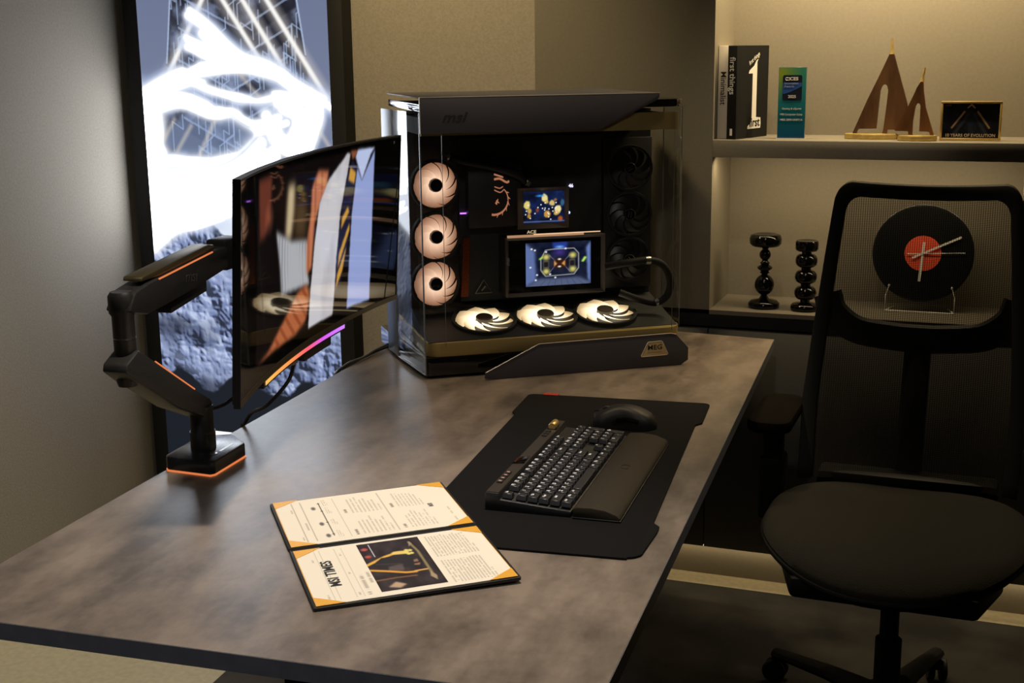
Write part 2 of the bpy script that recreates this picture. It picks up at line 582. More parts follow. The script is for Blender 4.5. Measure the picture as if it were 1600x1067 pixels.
POSTER = {'tower': [(0.1858, 0.8324), (0.1476, 0.7285), (0.0927, 0.6147), (0.0573, 0.5638), (0.727, 0.533), (0.9204, 0.5901), (0.8826, 0.7397), (0.8496, 0.8264)], 'rays': [[(0.3578, 0.8308), (0.1421, 0.7039)], [(0.4691, 0.8298), (0.6493, 0.7304)], [(0.5735, 0.8289), (0.7569, 0.7233)], [(0.6982, 0.8278), (0.9938, 0.6621)], [(0.5355, 0.7101), (0.6389, 0.6687)], [(0.8949, 0.6381), (0.9845, 0.5904)], [(0.2578, 0.6224), (0.1728, 0.579)], [(0.3982, 0.637), (0.2937, 0.5725)], [(0.1671, 0.6329), (0.0869, 0.5894)], [(0.6952, 0.6099), (0.7764, 0.5684)]], 'S': [[[(0.3019, 0.8057), (0.3614, 0.7933), (0.4253, 0.7758), (0.4987, 0.7515), (0.5835, 0.7306), (0.7125, 0.7166), (0.8169, 0.6926), (0.9001, 0.6756), (0.9881, 0.6587)], 0.0678], [[(0.253, 0.763), (0.3411, 0.7487), (0.4397, 0.7345), (0.5596, 0.7204)], 0.0601], [[(0.3586, 0.7796), (0.4423, 0.7483), (0.5171, 0.7308)], 0.0765], [[(-0.025, 0.6684), (0.1222, 0.6933), (0.2763, 0.7107), (0.4476, 0.7172), (0.6028, 0.7151), (0.732, 0.7029), (0.7943, 0.6858)], 0.082], [[(-0.0055, 0.6505), (0.1182, 0.6756), (0.2726, 0.6931), (0.3731, 0.6826), (0.5057, 0.6686), (0.6383, 0.6652), (0.77, 0.6687), (0.8977, 0.6586)], 0.0656], [[(-0.0328, 0.636), (0.0907, 0.6577), (0.2329, 0.6685), (0.3783, 0.651), (0.5006, 0.6407), (0.5652, 0.6269), (0.6307, 0.6201), (0.7424, 0.6308)], 0.071], [[(-0.0244, 0.6216), (-0.0092, 0.5853), (0.0667, 0.553), (0.2427, 0.5506), (0.4395, 0.5556), (0.5559, 0.5741), (0.6499, 0.6027)], 0.1093], [[(0.0215, 0.5123), (0.2366, 0.5215), (0.4596, 0.5414), (0.5983, 0.5602), (0.6791, 0.5783)], 0.0984], [[(0.7695, 0.6653), (0.8431, 0.6517), (0.8607, 0.6243), (0.8133, 0.5965), (0.7391, 0.61), (0.6997, 0.6376)], 0.1038], [[(0.8788, 0.6756), (0.9172, 0.645), (0.8802, 0.6106), (0.8444, 0.5862)], 0.0765], [[(-0.0021, 0.6648), (0.0028, 0.5854), (0.0129, 0.4752)], 0.1421], [[(0.0772, 0.4944), (0.2328, 0.5033), (0.3976, 0.5158), (0.5038, 0.5346)], 0.1202], [[(0.0456, 0.4607), (0.2228, 0.4555), (0.4246, 0.4762)], 0.0765], [[(0.0027, 0.5342), (0.0661, 0.4979)], 0.1639]], 'holes': [[(0.3358, 0.6948), (0.4456, 0.7068), (0.5798, 0.71), (0.6758, 0.6927), (0.7058, 0.6756), (0.6168, 0.6687), (0.5299, 0.679), (0.43, 0.6843)], [(0.364, 0.665), (0.4049, 0.671), (0.4823, 0.6634), (0.4751, 0.6546), (0.3907, 0.6563)], [(0.5361, 0.6512), (0.5818, 0.6582), (0.6237, 0.6444), (0.589, 0.6357), (0.5453, 0.6408)], [(0.2276, 0.7248), (0.2486, 0.7421), (0.2996, 0.7402), (0.3141, 0.728), (0.2548, 0.7177)], [(0.0987, 0.5895), (0.1421, 0.6256), (0.226, 0.6366), (0.3391, 0.6262), (0.4774, 0.6371), (0.564, 0.6199), (0.6067, 0.6095), (0.5121, 0.5809), (0.3507, 0.5693), (0.2123, 0.572)]], 'cloud': [(-0.0021, 0.5067), (0.5056, 0.5115), (0.4978, 0.4688), (0.2975, 0.4519), (0.1379, 0.4303), (-0.0138, 0.3886)], 'peak': [(0.0227, 0.2688), (0.1574, 0.302), (0.2612, 0.3489), (0.335, 0.3306), (0.422, 0.3028), (0.5213, 0.2606), (0.4878, 0.068), (-0.027, 0.0497)], 'dark': [(-0.0645, 0.1012), (0.1493, 0.1133), (0.2637, 0.1273), (0.3129, 0.1366), (0.3676, 0.1357), (0.4316, 0.102), (0.4878, 0.068), (0.4696, -0.0365), (-0.1019, -0.0603)], 'label': [(0.1499, 0.0767), (0.3751, 0.0785)], 'snowtop': [(0.0022, 0.3888), (0.2758, 0.3442), (0.4248, 0.3176)]}
p = Paint(330, 860, (120, 130, 158))
ASP = 1.8 / 0.66
sky = np.clip((p.V - 0.55) / 0.4, 0, 1)
p.a = p.a * (1 - sky[..., None]) + np.array([105, 114, 142]) / 255 * sky[..., None]
T = POSTER['tower']
top = [(T[0][0] + (T[0][0] - T[1][0]) * 1.2, 1.0), *T, (T[-1][0] - (T[-2][0] - T[-1][0]) * 1.5, 1.0)]
tm = p.mask(top, 1)
p.put(tm, (48, 50, 62))
p.put(tm * np.clip(p.noise(9, 24, 5, 3) * 2.2, 0, 1), (150, 165, 200), 0.7)
for k in range(9):                         # broad dark chevrons
    yy = 0.58 + k * 0.05
    for sg in (-1, 1):
        c0 = 0.52 + 0.03 * math.sin(k * 2.1)
        p.put(p.mask([(c0, yy), (c0 + sg * .30, yy + .055), (c0 + sg * .30, yy + .035), (c0, yy - .02)], 1) * tm, (26, 27, 36), 0.8)
        p.put(p.mask([(c0, yy + .004), (c0 + sg * .30, yy + .059), (c0 + sg * .30, yy + .055), (c0, yy)], 0) * tm, (170, 190, 225), 0.55)
for x0_, x1_ in ((T[0], T[1]), (T[-1], T[-2])):
    p.stroke([(x0_[0] + (x0_[0] - x1_[0]) * 1.2, x0_[1] + (x0_[1] - x1_[1]) * 1.2), x1_], 0.008, (190, 210, 245), ASP, 0.6, 0.8)
r = np.random.default_rng(5)
for k in range(150):                       # printed circuit tracks of the tower
    x, y = r.random(), 0.55 + 0.45 * r.random()
    pts = [(x, y)]
    d = r.choice([-1, 1])
    for j in range(3):
        L = 0.03 + 0.07 * r.random()
        if j % 2 == 0:
            y2, x2 = pts[-1][1] + d * L / ASP * 1.5, pts[-1][0]
        else:
            x2, y2 = pts[-1][0] + d * L * 0.8, pts[-1][1] + L * 0.5 / ASP
        pts.append((x2, y2))
    xa, xb = int(max(0, min(q[0] for q in pts) * 329 - 5)), int(min(329, max(q[0] for q in pts) * 329 + 6))
    ya, yb = int(max(0, min(q[1] for q in pts) * 859 - 5)), int(min(859, max(q[1] for q in pts) * 859 + 6))
    if xb - xa < 2 or yb - ya < 2:
        continue
    U, V = p.U[ya:yb, xa:xb], p.V[ya:yb, xa:xb]
    dd = np.full(U.shape, 9.0)
    for (x0, y0), (x1, y1) in zip(pts[:-1], pts[1:]):
        Lq = (x1 - x0) ** 2 + ((y1 - y0) * ASP) ** 2 + 1e-9
        t = np.clip(((U - x0) * (x1 - x0) + (V - y0) * (y1 - y0) * ASP * ASP) / Lq, 0, 1)
        dd = np.minimum(dd, np.hypot(U - x0 - t * (x1 - x0), (V - y0 - t * (y1 - y0)) * ASP))
    mm = (np.clip(1.6 - dd / 0.0028, 0, 1) * tm[ya:yb, xa:xb] * 0.75)[..., None]
    p.a[ya:yb, xa:xb] = p.a[ya:yb, xa:xb] * (1 - mm) + np.array([160, 180, 215]) / 255 * mm
for l in POSTER['rays'][:4]:
    (x0, y0), (x1, y1) = l
    l2 = [(x0 + (x0 - x1) * 1.2, y0 + (y0 - y1) * 1.2), (x1, y1)]
    p.stroke(l2, 0.055, (225, 215, 205), ASP, 0.9, 0.6)
    p.stroke(l2, 0.022, (250, 248, 244), ASP, 0.6)
# mountains under the spiral
low = np.clip((0.56 - p.V) / 0.03, 0, 1)
p.put(low, (226, 234, 248))
nz1, nz2 = p.noise(5, 14, 6, 11), p.noise(9, 20, 5, 21)
hf = (0.5 - np.abs(p.noise(3, 7, 1, 51) + .3 * p.noise(6, 15, 2, 71))) * 1.0 + 0.50 * (0.5 - np.abs(p.noise(7, 18, 1, 52))) + 0.26 * (0.5 - np.abs(p.noise(15, 40, 1, 53))) + 0.13 * (0.5 - np.abs(p.noise(32, 84, 1, 54))) + 0.05 * p.noise(70, 180, 1, 55)
gy, gx = np.gradient(hf)
shade = gx * 0.8 + gy * 0.75
shade = shade / (np.std(shade) + 1e-9)
mt = np.clip((0.435 + 0.05 * np.sin(p.U * 6.5 + 0.6) + 0.035 * nz1 - p.V) / 0.012, 0, 1)
p.put(mt, (122, 137, 180))
p.put(mt * np.clip(shade * 0.6, 0, 1), (200, 212, 240), 0.9)
p.put(mt * np.clip(-shade * 1.1 - 0.25, 0, 1), (36, 42, 58), 0.92)
sc_ = p.noise(3, 7, 4, 61)
p.put(mt * np.clip(sc_ * 3.0 - 0.2, 0, 1), (34, 39, 54), 0.72)
for c_, w_ in ((0.315, 0.028), (0.235, 0.020)):
    hz = np.exp(-((p.V - c_ - 0.05 * np.sin(p.U * 5 + c_ * 40) - 0.02 * nz1) / w_) ** 2)
    p.put(mt * hz * np.clip(0.55 + nz1 * 0.7, 0, 1), (158, 172, 210), 0.85)
dk = np.clip((0.170 + 0.022 * np.sin(p.U * 17) + 0.03 * nz1 - p.V) / 0.006, 0, 1)
p.put(dk, (26, 31, 40))
white = np.zeros((p.h, p.w))
soft = np.zeros((p.h, p.w))
rs = np.random.default_rng(12)
for pts, w in POSTER['S']:
    sm = [(q.x, q.y) for q in spline([(x, y, 0) for x, y in pts], 4)]
    soft = np.maximum(soft, np.clip(1.5 - p.dist(sm, ASP) / (w * .62), 0, 1))
    for k in range(4):                    # each band of light is a bundle of strands
        o = (rs.random(2) - .5) * w * np.array([.75, .75 / ASP])
        dv = (rs.random(2) - .5) * w * np.array([.5, .5 / ASP])
        n_ = len(sm)
        st = [(x + o[0] + dv[0] * i / n_, y + o[1] + dv[1] * i / n_) for i, (x, y) in enumerate(sm)]
        d = p.dist(st, ASP) / (w * (.20 + .12 * rs.random()))
        white = np.maximum(white, np.clip((2.0 - d) / 1.5, 0, 1) ** 1.3)
white = np.maximum(white, p.mask(POSTER['cloud'], 5) * 0.9)
fl = np.clip((0.545 - p.V) / 0.03, 0, 1) * np.clip((p.V - 0.445 - 0.03 * nz1) / 0.04, 0, 1)
soft = np.maximum(soft, fl * 0.9)
streak = np.clip(0.55 + 0.6 * np.sin((p.V * ASP + 0.35 * p.U + 0.06 * nz1) * 42), 0, 1) * np.clip(1.25 - p.U * 1.3, 0, 1)
white = np.maximum(white, fl * streak)
hm = np.zeros_like(white)
for h in POSTER['holes'][:4]:
    hm = np.maximum(hm, p.mask(h, 3))
white *= 1 - 0.9 * hm
soft *= 1 - 0.85 * hm
h4 = p.mask(POSTER['holes'][4], 4)
white *= 1 - 0.9 * h4
soft *= 1 - 0.9 * h4
p.put(h4, (150, 172, 214), 0.55)
p.put(p.blur(soft, 8), (176, 196, 238), 0.65)
p.put(soft, (206, 220, 248), 0.65)
p.put(p.blur(white, 4), (226, 236, 255), 0.6)
p.put(white, (255, 255, 255))
for l in POSTER['rays'][4:]:
    p.stroke(l, 0.02, (225, 214, 200), ASP, 0.8, 0.5)
gain = 1.0 + 6.3 * np.clip(white, 0, 1) ** 7
tint = np.array([0.93, 0.99, 1.09])
p.build('print', lambda U, V: (IX0 + U * (IX1 - IX0), 0.0012, IZ0 + V * (IZ1 - IZ0)), M['print_lit'], lb, gain=gain[..., None] * (1 + (tint - 1) * np.clip(gain - 1, 0, 1)[..., None]))
lab = G().box(-0.862, -0.772, 0.0002, 0.0010, 0.205, 0.292).build('caption_plate', emat('caption_white', (1, 1, 1, 1), 1.1), lb)
text('caption', 'SHIP', 0.030, M['dark_ink'], lb, (-0.815, 0.0001, 0.262), (PI / 2, 0, 0), sx=1.25)

# ------------------------------------------------------------------ desk
m = mat('desk_laminate', (0.2, 0.17, 0.15, 1), 0.36, spec=0.45)
nt = m.node_tree
b = nt.nodes['Principled BSDF']
tc = nt.nodes.new('ShaderNodeTexCoord')
mp = nt.nodes.new('ShaderNodeMapping')
mp.inputs['Scale'].default_value = (5.0, 2.0, 1.0)
mp.inputs['Rotation'].default_value = (0, 0, 0.25)
n1 = nt.nodes.new('ShaderNodeTexNoise')
n1.inputs['Scale'].default_value = 2.2
n1.inputs['Detail'].default_value = 7
n1.inputs['Roughness'].default_value = 0.62
n2 = nt.nodes.new('ShaderNodeTexNoise')
n2.inputs['Scale'].default_value = 55
n2.inputs['Detail'].default_value = 4
nt.links.new(tc.outputs['Object'], mp.inputs[0])
nt.links.new(mp.outputs[0], n1.inputs['Vector'])
nt.links.new(tc.outputs['Object'], n2.inputs['Vector'])
mx = nt.nodes.new('ShaderNodeMath')
mx.operation = 'MULTIPLY_ADD'
mx.inputs[1].default_value = 0.16
nt.links.new(n2.outputs['Fac'], mx.inputs[0])
nt.links.new(n1.outputs['Fac'], mx.inputs[2])
cr = nt.nodes.new('ShaderNodeValToRGB')
cr.color_ramp.elements[0].position = 0.40
cr.color_ramp.elements[1].position = 0.74
cr.color_ramp.elements[0].color = (0.088, 0.071, 0.059, 1)
cr.color_ramp.elements[1].color = (0.262, 0.210, 0.165, 1)
nt.links.new(mx.outputs[0], cr.inputs[0])
nt.links.new(cr.outputs[0], b.inputs['Base Color'])
ra = nt.nodes.new('ShaderNodeMapRange')
ra.inputs['To Min'].default_value = 0.24
ra.inputs['To Max'].default_value = 0.42
nt.links.new(n1.outputs['Fac'], ra.inputs['Value'])
nt.links.new(ra.outputs[0], b.inputs['Roughness'])
M['desk'] = m
M['desk_edge'] = mat('desk_edge_band', (0.11, 0.112, 0.125, 1), 0.5, var=0.1, scale=40)
desk = thing('office_desk', 'long brown-grey laminate desk with a dark edge carrying tower, keyboard and folder', 'desk')
DT = [(0.0, 0.0), (0.964, 0.0), (0.964, 2.02), (0.0, 2.165)]
G().prism([(0.0012, 0.0012), (0.9628, 0.0012), (0.9628, 2.0188), (0.0012, 2.1635)], 0.7152, 0.74).build('desk_top', M['desk'], desk)
for (x0, y0), (x1, y1) in zip(DT, DT[1:] + DT[:1]):
    L = math.hypot(x1 - x0, y1 - y0)
    G().box(0, L, 0, 0.0011, 0.715, 0.7396).build('edge_band', M['desk_edge'], desk, (x0, y0, 0), (0, 0, math.atan2(y1 - y0, x1 - x0)))
for y, xa, xb in ((0.07, 0.52, 0.90), (1.80, 0.10, 0.56)):
    g = G().box(xa, xb, y, y + .06, 0.012, 0.7148)
    g.build('leg_panel', M['matte'], desk, bevel=0.003)
    G().box(xa - .02, xb + .02, y - .03, y + .09, 0.0085, 0.02).build('foot_plate', M['matte'], desk, bevel=0.002)
G().box(0.52, 0.56, 0.13, 1.80, 0.62, 0.7148).build('cross_beam', M['matte'], desk, bevel=0.002)

# ------------------------------------------------------------------ mouse pad
M['pad'] = mat('pad_cloth', (0.0085, 0.008, 0.0078, 1), 0.95, var=0.15, scale=400, bump=0.3, bscale=900, spec=0.12)
pad = thing('mouse_pad', 'large black cloth mouse pad with notched sides under the keyboard', 'mouse pad', (0.5336, 0.4188, 0.74), (0, 0, 0.040))
poly = []
poly += arc(0.026, 0.026, 0.026, 180, 270, 6) + [(0.372, 0.0)] + arc(0.366, 0.03, 0.026, 280, 345, 5)
poly += [(0.4, 0.12), (0.4, 0.142), (0.388, 0.158), (0.388, 0.73), (0.4, 0.748), (0.4, 0.86)]
poly += arc(0.386, 0.884, 0.014, 0, 90, 5) + arc(0.016, 0.884, 0.014, 90, 180, 5)
poly += [(0.002, 0.748), (0.012, 0.73), (0.012, 0.158), (0.0, 0.142)]
G().prism(poly, 0.0003, 0.0042).build('cloth', M['pad'], pad, bevel=0.0012)
G().box(0.035, 0.068, 0.893, 0.906, 0.0022, 0.0052).build('red_tag', mat('red_tag', rgb(200, 50, 35), 0.6), pad)

# ------------------------------------------------------------------ keyboard
KZ = 0.7445
kb = thing('keyboard', 'full-size black mechanical keyboard with white legends on the mouse pad', 'keyboard', (0.636, 0.578, KZ), (0, 0, 0.0))
tilt = 0.062            # rear edge higher
KW, KL = 0.146, 0.440


def kz(x):
    return 0.031 - x * tilt


prof = [(0.0, 0.004), (0.002, 0.0), (KW, 0.0), (KW, kz(KW) - .012), (0.026, kz(0.026) - .010), (0.024, kz(0.02)), (0.003, kz(0.0)), (0.0, kz(0.0) - .004)]
G().prism(prof, 0, KL, 'y').build('case', M['black'], kb, bevel=0.0015)
G().box(0.003, 0.0235, 0.002, KL - .002, 0, 0.0016, Matrix.Translation((0, 0, kz(0.0) + .0002)) @ Matrix.Rotation(tilt, 4, 'Y')).build('top_strip', mat('brushed_strip', (0.10, 0.085, 0.07, 1), 0.4, 0.7), kb)
U_ = 0.0190
KEYS = []


def row(x, items, h=1.0):
    y = 0.0
    for it in items:
        if isinstance(it, (int, float)):
            y += it
        else:
            lab, w = it if isinstance(it, tuple) else (it, 1.0)
            KEYS.append((x, y, w, h, lab))
            y += w


row(0, ['Esc', 1, 'F1', 'F2', 'F3', 'F4', .5, 'F5', 'F6', 'F7', 'F8', .5, 'F9', 'F10', 'F11', 'F12', .25, 'Prt', 'Scr', 'Pau'])
row(1.25, list('`1234567890-=') + [('Back', 2.0), .25, 'Ins', 'Hm', 'Pu', .25, 'Num', '/', '*', '-'])
row(2.25, [('Tab', 1.5)] + list('QWERTYUIOP[]') + [('\\', 1.5), .25, 'Del', 'End', 'Pd', .25, '7', '8', '9'])
row(3.25, [('Caps', 1.75)] + list("ASDFGHJKL;'") + [('Enter', 2.25), 3.5, '4', '5', '6'])
row(4.25, [('Shift', 2.25)] + list('ZXCVBNM,./') + [('Shift', 2.75), 1.25, '^', 1.25, '1', '2', '3'])
row(5.25, [('Ctrl', 1.25), ('Win', 1.25), ('Alt', 1.25), ('', 6.25), ('Alt', 1.25), ('Fn', 1.25), ('=', 1.25), ('Ctrl', 1.25), .25, '<', 'v', '>', .25, ('0', 2.0), '.'])
KEYS += [(2.25, 21.5, 1.0, 2.0, '+'), (4.25, 21.5, 1.0, 2.0, 'En')]
KM = {}


def keymesh(w, h):
    if (w, h) not in KM:
        a, b = h * U_ - .0014, w * U_ - .0014
        t = 0.0026
        vs = [(0, 0, 0), (a, 0, 0), (a, b, 0), (0, b, 0), (t * .6, t, .0085), (a - t * .6, t, .0085), (a - t * .6, b - t, .0085), (t * .6, b - t, .0085)]
        g = G().add(vs, [(3, 2, 1, 0), (4, 5, 6, 7), (0, 1, 5, 4), (1, 2, 6, 5), (2, 3, 7, 6), (3, 0, 4, 7)])
        KM[(w, h)] = g.mesh('key', M['key'], bevel=0.0008, seg=1)
    return KM[(w, h)]


M['legend'] = emat('key_legend_white', (0.85, 0.80, 0.78, 1), 0.22)
M['legend'].node_tree.nodes['Principled BSDF'].inputs['Base Color'].default_value = (0.7, 0.68, 0.66, 1)
for x, y, w, h, lab in KEYS:
    px, py = 0.0275 + x * U_, 0.006 + y * U_
    k = link('key', keymesh(w, h), kb, (px, py, kz(px) - .0085), (0, tilt, 0))
    if lab:
        text('legend', lab, 0.0085 if len(lab) < 3 else 0.0052, M['legend'], k, (0.0062, w * U_ / 2 - .0007, 0.0088), (0, 0, PI / 2), bold=0.0002, depth=0.00008)
for i in range(4):
    G().box(0.006, 0.016, 0.045 + i * .016, 0.057 + i * .016, kz(0.01), kz(0.01) + .0045).build('media_key', M['key'], kb, bevel=0.0012)
    G().box(0.0085, 0.0135, 0.049 + i * .016, 0.053 + i * .016, kz(0.01) + .0043, kz(0.01) + .0048).build('media_light', emat('media_light', rgb(255, 190, 150), 0.5), kb)
for i in range(3):
    G().box(0.006, 0.016, 0.325 + i * .014, 0.335 + i * .014, kz(0.01), kz(0.01) + .004).build('media_key', M['key'], kb, bevel=0.001)
G().prism([(0.002, 0.150), (0.022, 0.160), (0.022, 0.196), (0.002, 0.186)], kz(0.01) + .0005, kz(0.01) + .004).build('emblem_block', M['gloss'], kb, bevel=0.0008)
G().box(0.004, 0.0065, 0.156, 0.184, kz(0.01) + .004, kz(0.01) + .0046).build('emblem_line', mat('copper_line', rgb(220, 130, 80), 0.3, 1.0), kb)
kn = G().lathe([(0.0066, -.015), (0.0074, -.0135), (0.0074, .0135), (0.0066, .015)], 24, M=Matrix.Rotation(PI / 2, 4, 'X').to_3x3())
kn.build('volume_roller', M['gold'], kb, (0.013, 0.392, kz(0.01) + .006))
G().box(0.004, 0.022, 0.372, 0.412, kz(0.01) - .001, kz(0.01) + .0025).build('roller_well', M['gloss'], kb, bevel=0.001)
wr = [(0.0, 0.002), (0.0, 0.016), (0.006, 0.0195), (0.030, 0.0205), (0.055, 0.018), (0.074, 0.011), (0.079, 0.006), (0.079, 0.0)]
wm = mat('leatherette', (0.027, 0.0205, 0.012, 1), 0.65, spec=0.2, var=0.12, scale=300, bump=0.35, bscale=700)
wrist = thing('wrist_rest', 'brown-black padded wrist rest along the front edge of the keyboard', 'wrist rest', (0.7855, 0.574, KZ), (0, 0, 0.0))
G().prism(wr, 0.0, 0.438, 'y').build('pad', wm, wrist, bevel=0.002)
G().box(0.0, 0.080, -.001, 0.439, 0.0, 0.003).build('base', M['black'], wrist, bevel=0.001)
g = G().tube([(0.040 + .008 * math.cos(t), 0.226 + .011 * math.sin(t), 0.0199 - (0.008 * math.cos(t)) * .09) for t in np.linspace(0.5, 5.6, 20)], 0.0006, 6)
g.build('emblem', M['dark_ink'], wrist)

# ------------------------------------------------------------------ mouse
mo = thing('computer_mouse', 'black ergonomic gaming mouse beside the far end of the wrist rest', 'mouse', (0.757, 1.118, 0.7443), (0, 0, 0.12))
g = G()
NX, NA = 22, 20
secs = []
for i in range(NX + 1):
    t = i / NX
    x = -0.062 + 0.126 * t
    hh = 0.012 + 0.031 * math.sin(PI * min(1, (0.10 + t * 0.86))) ** 0.85
    hw = 0.036 * (1 - 0.25 * math.exp(-((t - .42) / .2) ** 2)) * (1 - max(0, t - .72) ** 2 * 7.0) * (1 - max(0, .10 - t) * 3)
    if t > 0.9:
        hh *= 1 - ((t - .9) / .1) ** 2 * .55
    for k in range(NA + 1):
        a = PI * k / NA
        c, sn = math.cos(a), math.sin(a)
        g.v.append((x, hw * math.copysign(abs(c) ** 0.62, c), hh * abs(sn) ** 0.72 + 0.001))
for i in range(NX):
    for k in range(NA):
        g.f.append((i * (NA + 1) + k, i * (NA + 1) + k + 1, (i + 1) * (NA + 1) + k + 1, (i + 1) * (NA + 1) + k))
    g.f.append((i * (NA + 1), (i + 1) * (NA + 1), (i + 1) * (NA + 1) + NA, i * (NA + 1) + NA))
g.f.append(tuple(range(NA + 1)))
g.f.append(tuple(NX * (NA + 1) + k for k in range(NA, -1, -1)))
g.build('shell', mat('mouse_plastic', (0.009, 0.0085, 0.008, 1), 0.5, spec=0.35), mo, angle=60)
g = G().lathe([(0.009, -.0035), (0.0105, -.002), (0.0105, .002), (0.009, .0035)], 22, M=Matrix.Rotation(PI / 2, 4, 'X').to_3x3())
g.build('scroll_wheel', M['rubber'], mo, (-0.036, 0, 0.030))
g = G().tube(spline([(-0.015, -.0315, .021), (0.006, -.030, .0225), (0.03, -.0335, .018)], 5), 0.0042, 8)
g.build('side_button', M['gloss'], mo)
g = G().tube(spline([(-0.06, -.020, .0175), (-0.045, -.021, .0245), (-0.034, -.0205, .0285)], 4), 0.0016, 6)
g.build('trim', mat('mouse_trim', (0.35, 0.29, 0.27, 1), 0.4), mo)
g = G().box(-.058, -.006, -.0006, .0006, .0405, .0420)
g.build('button_gap', M['gloss'], mo, (0, 0, -.006), (0, -0.1, 0))

# ------------------------------------------------------------------ open presentation folder
fo = thing('certificate_folder', 'open black folder with two cream printed pages held by gold corners', 'folder', (0.528, 0.411, 0.7425), (0, -0.0150, 0.605))
M['cover'] = mat('folder_cover', (0.010, 0.009, 0.008, 1), 0.5, var=0.1, scale=300)
M['goldcard'] = mat('gold_card', rgb(232, 172, 60), 0.45)
M['paper'] = print_mat('printed_paper', 0.0, 0.7, 0.3)
G().prism(rrect(-.149, .149, 0.006, .224, .003, 3), 0.0, 0.0048).build('cover_board', M['cover'], fo, bevel=0.001)
G().prism(rrect(-.149, .149, -.224, -.006, .003, 3), 0.0, 0.0048).build('cover_board', M['cover'], fo, bevel=0.001)
G().box(-.148, .148, -.0065, .0065, 0.0, 0.0035).build('spine', M['cover'], fo)
PX, PY0, PY1 = 0.1435, 0.0095, 0.2195


def page(y0, y1, paint, name='page'):
    G().box(-PX, PX, y0, y1, 0.0048, 0.0055).build('page', mat('page_paper', rgb(240, 233, 214), 0.7), fo)
    paint.build('print', lambda U, V: (-PX + U * 2 * PX, y0 + V * (y1 - y0), 0.0057), M['paper'], fo)
    for sx in (-1, 1):
        for ya, yb in ((y0, y1), (y1, y0)):
            sgn = 1 if yb > ya else -1
            e = 0.0012
            tri = [(sx * (PX + e), ya - sgn * e), (sx * (PX - .034), ya - sgn * e), (sx * (PX - .012), ya + sgn * .017), (sx * (PX + e), ya + sgn * .034)]
            tri = [(sx * (PX + e), ya - sgn * e), (sx * (PX - .040), ya - sgn * e), (sx * (PX - .018), ya + sgn * .016), (sx * (PX + e), ya + sgn * .030)]
            G().prism(tri, 0.0058, 0.0064).build('gold_corner', M['goldcard'], fo)
    for sx in (-1, 1):
        G().box(sx * PX - .0012, sx * PX + .0012, y0, y1, 0.0047, 0.0054).build('gold_edge', M['goldcard'], fo)


CREAM = (240, 232, 214)


def lines(p, x0, x1, n, v0, v1, col, seed, th=0.45, rag=0.12, k=0.6):
    r = np.random.default_rng(seed)
    for i in range(n):
        c = x0 + (x1 - x0) * (i + .5) / n
        e = v1 - (v1 - v0) * rag * r.random() if i < n - 1 else v0 + (v1 - v0) * .4
        w = (x1 - x0) / n * th / 2
        m_ = np.clip(1.3 - np.abs(p.U - c) / w, 0, 1) * (p.V > v0) * (p.V < e)
        words = (p.noise(2, 60, 2, seed * 50 + i) > -0.25)
        p.put(m_ * words, col, k * 0.62)


p = Paint(300, 210, CREAM)                 # page beyond the spine; reading direction is +v, its top at u = 0
for u_ in (0.095, 0.145, 0.335, 0.60):
    p.put((np.abs(p.U - u_) < 0.0022) * (p.V > 0.06) * (p.V < 0.94) * 1.0, (120, 112, 100), 0.4)
lines(p, 0.07, 0.09, 1, 0.08, 0.30, (120, 110, 100), 1)
lines(p, 0.07, 0.09, 1, 0.70, 0.92, (120, 110, 100), 2)
lines(p, 0.115, 0.14, 1, 0.30, 0.70, (110, 100, 90), 3)
p.put((np.abs(p.U - 0.245 - (p.V - .5) * 0.0) < 0.0025) * (p.V > 0.12) * (p.V < 0.88) * 1.0, (80, 75, 70), 0.8)
for vv in (0.16, 0.42, 0.68, 0.86):
    p.ell(0.245, vv, 0.007, 0.009, (70, 62, 55))
    lines(p, 0.265, 0.30, 3, vv - .07, vv + .08, (120, 110, 100), int(vv * 100))
for vv, uu in ((0.14, 0.215), (0.40, 0.21), (0.76, 0.205)):
    p.ell(uu, vv, 0.012, 0.035, (70, 66, 64), 0.4, 0.8)
for (a, b, c, d, s) in ((0.36, 0.385, 0.08, 0.36, 11), (0.36, 0.385, 0.56, 0.8, 12), (0.63, 0.655, 0.08, 0.3, 13), (0.63, 0.655, 0.56, 0.8, 14)):
    lines(p, a, b, 1, c, d, (60, 54, 48), s, 0.7, 0.05, 0.8)
for (a, b, c, d, s) in ((0.40, 0.585, 0.08, 0.46, 21), (0.40, 0.585, 0.54, 0.92, 22), (0.67, 0.83, 0.08, 0.46, 23), (0.67, 0.83, 0.54, 0.92, 24)):
    lines(p, a, b, 8, c, d, (120, 110, 98), s, 0.42, 0.35, 0.55)
lines(p, 0.925, 0.95, 1, 0.1, 0.9, (150, 140, 120), 31)
page(PY0, PY1, p)
text('logo', 'MSI', 0.011, M['grey_ink'], fo, (0.102, 0.115, 0.0060), (0, 0, PI / 2), bold=0.0003, depth=0.0001)

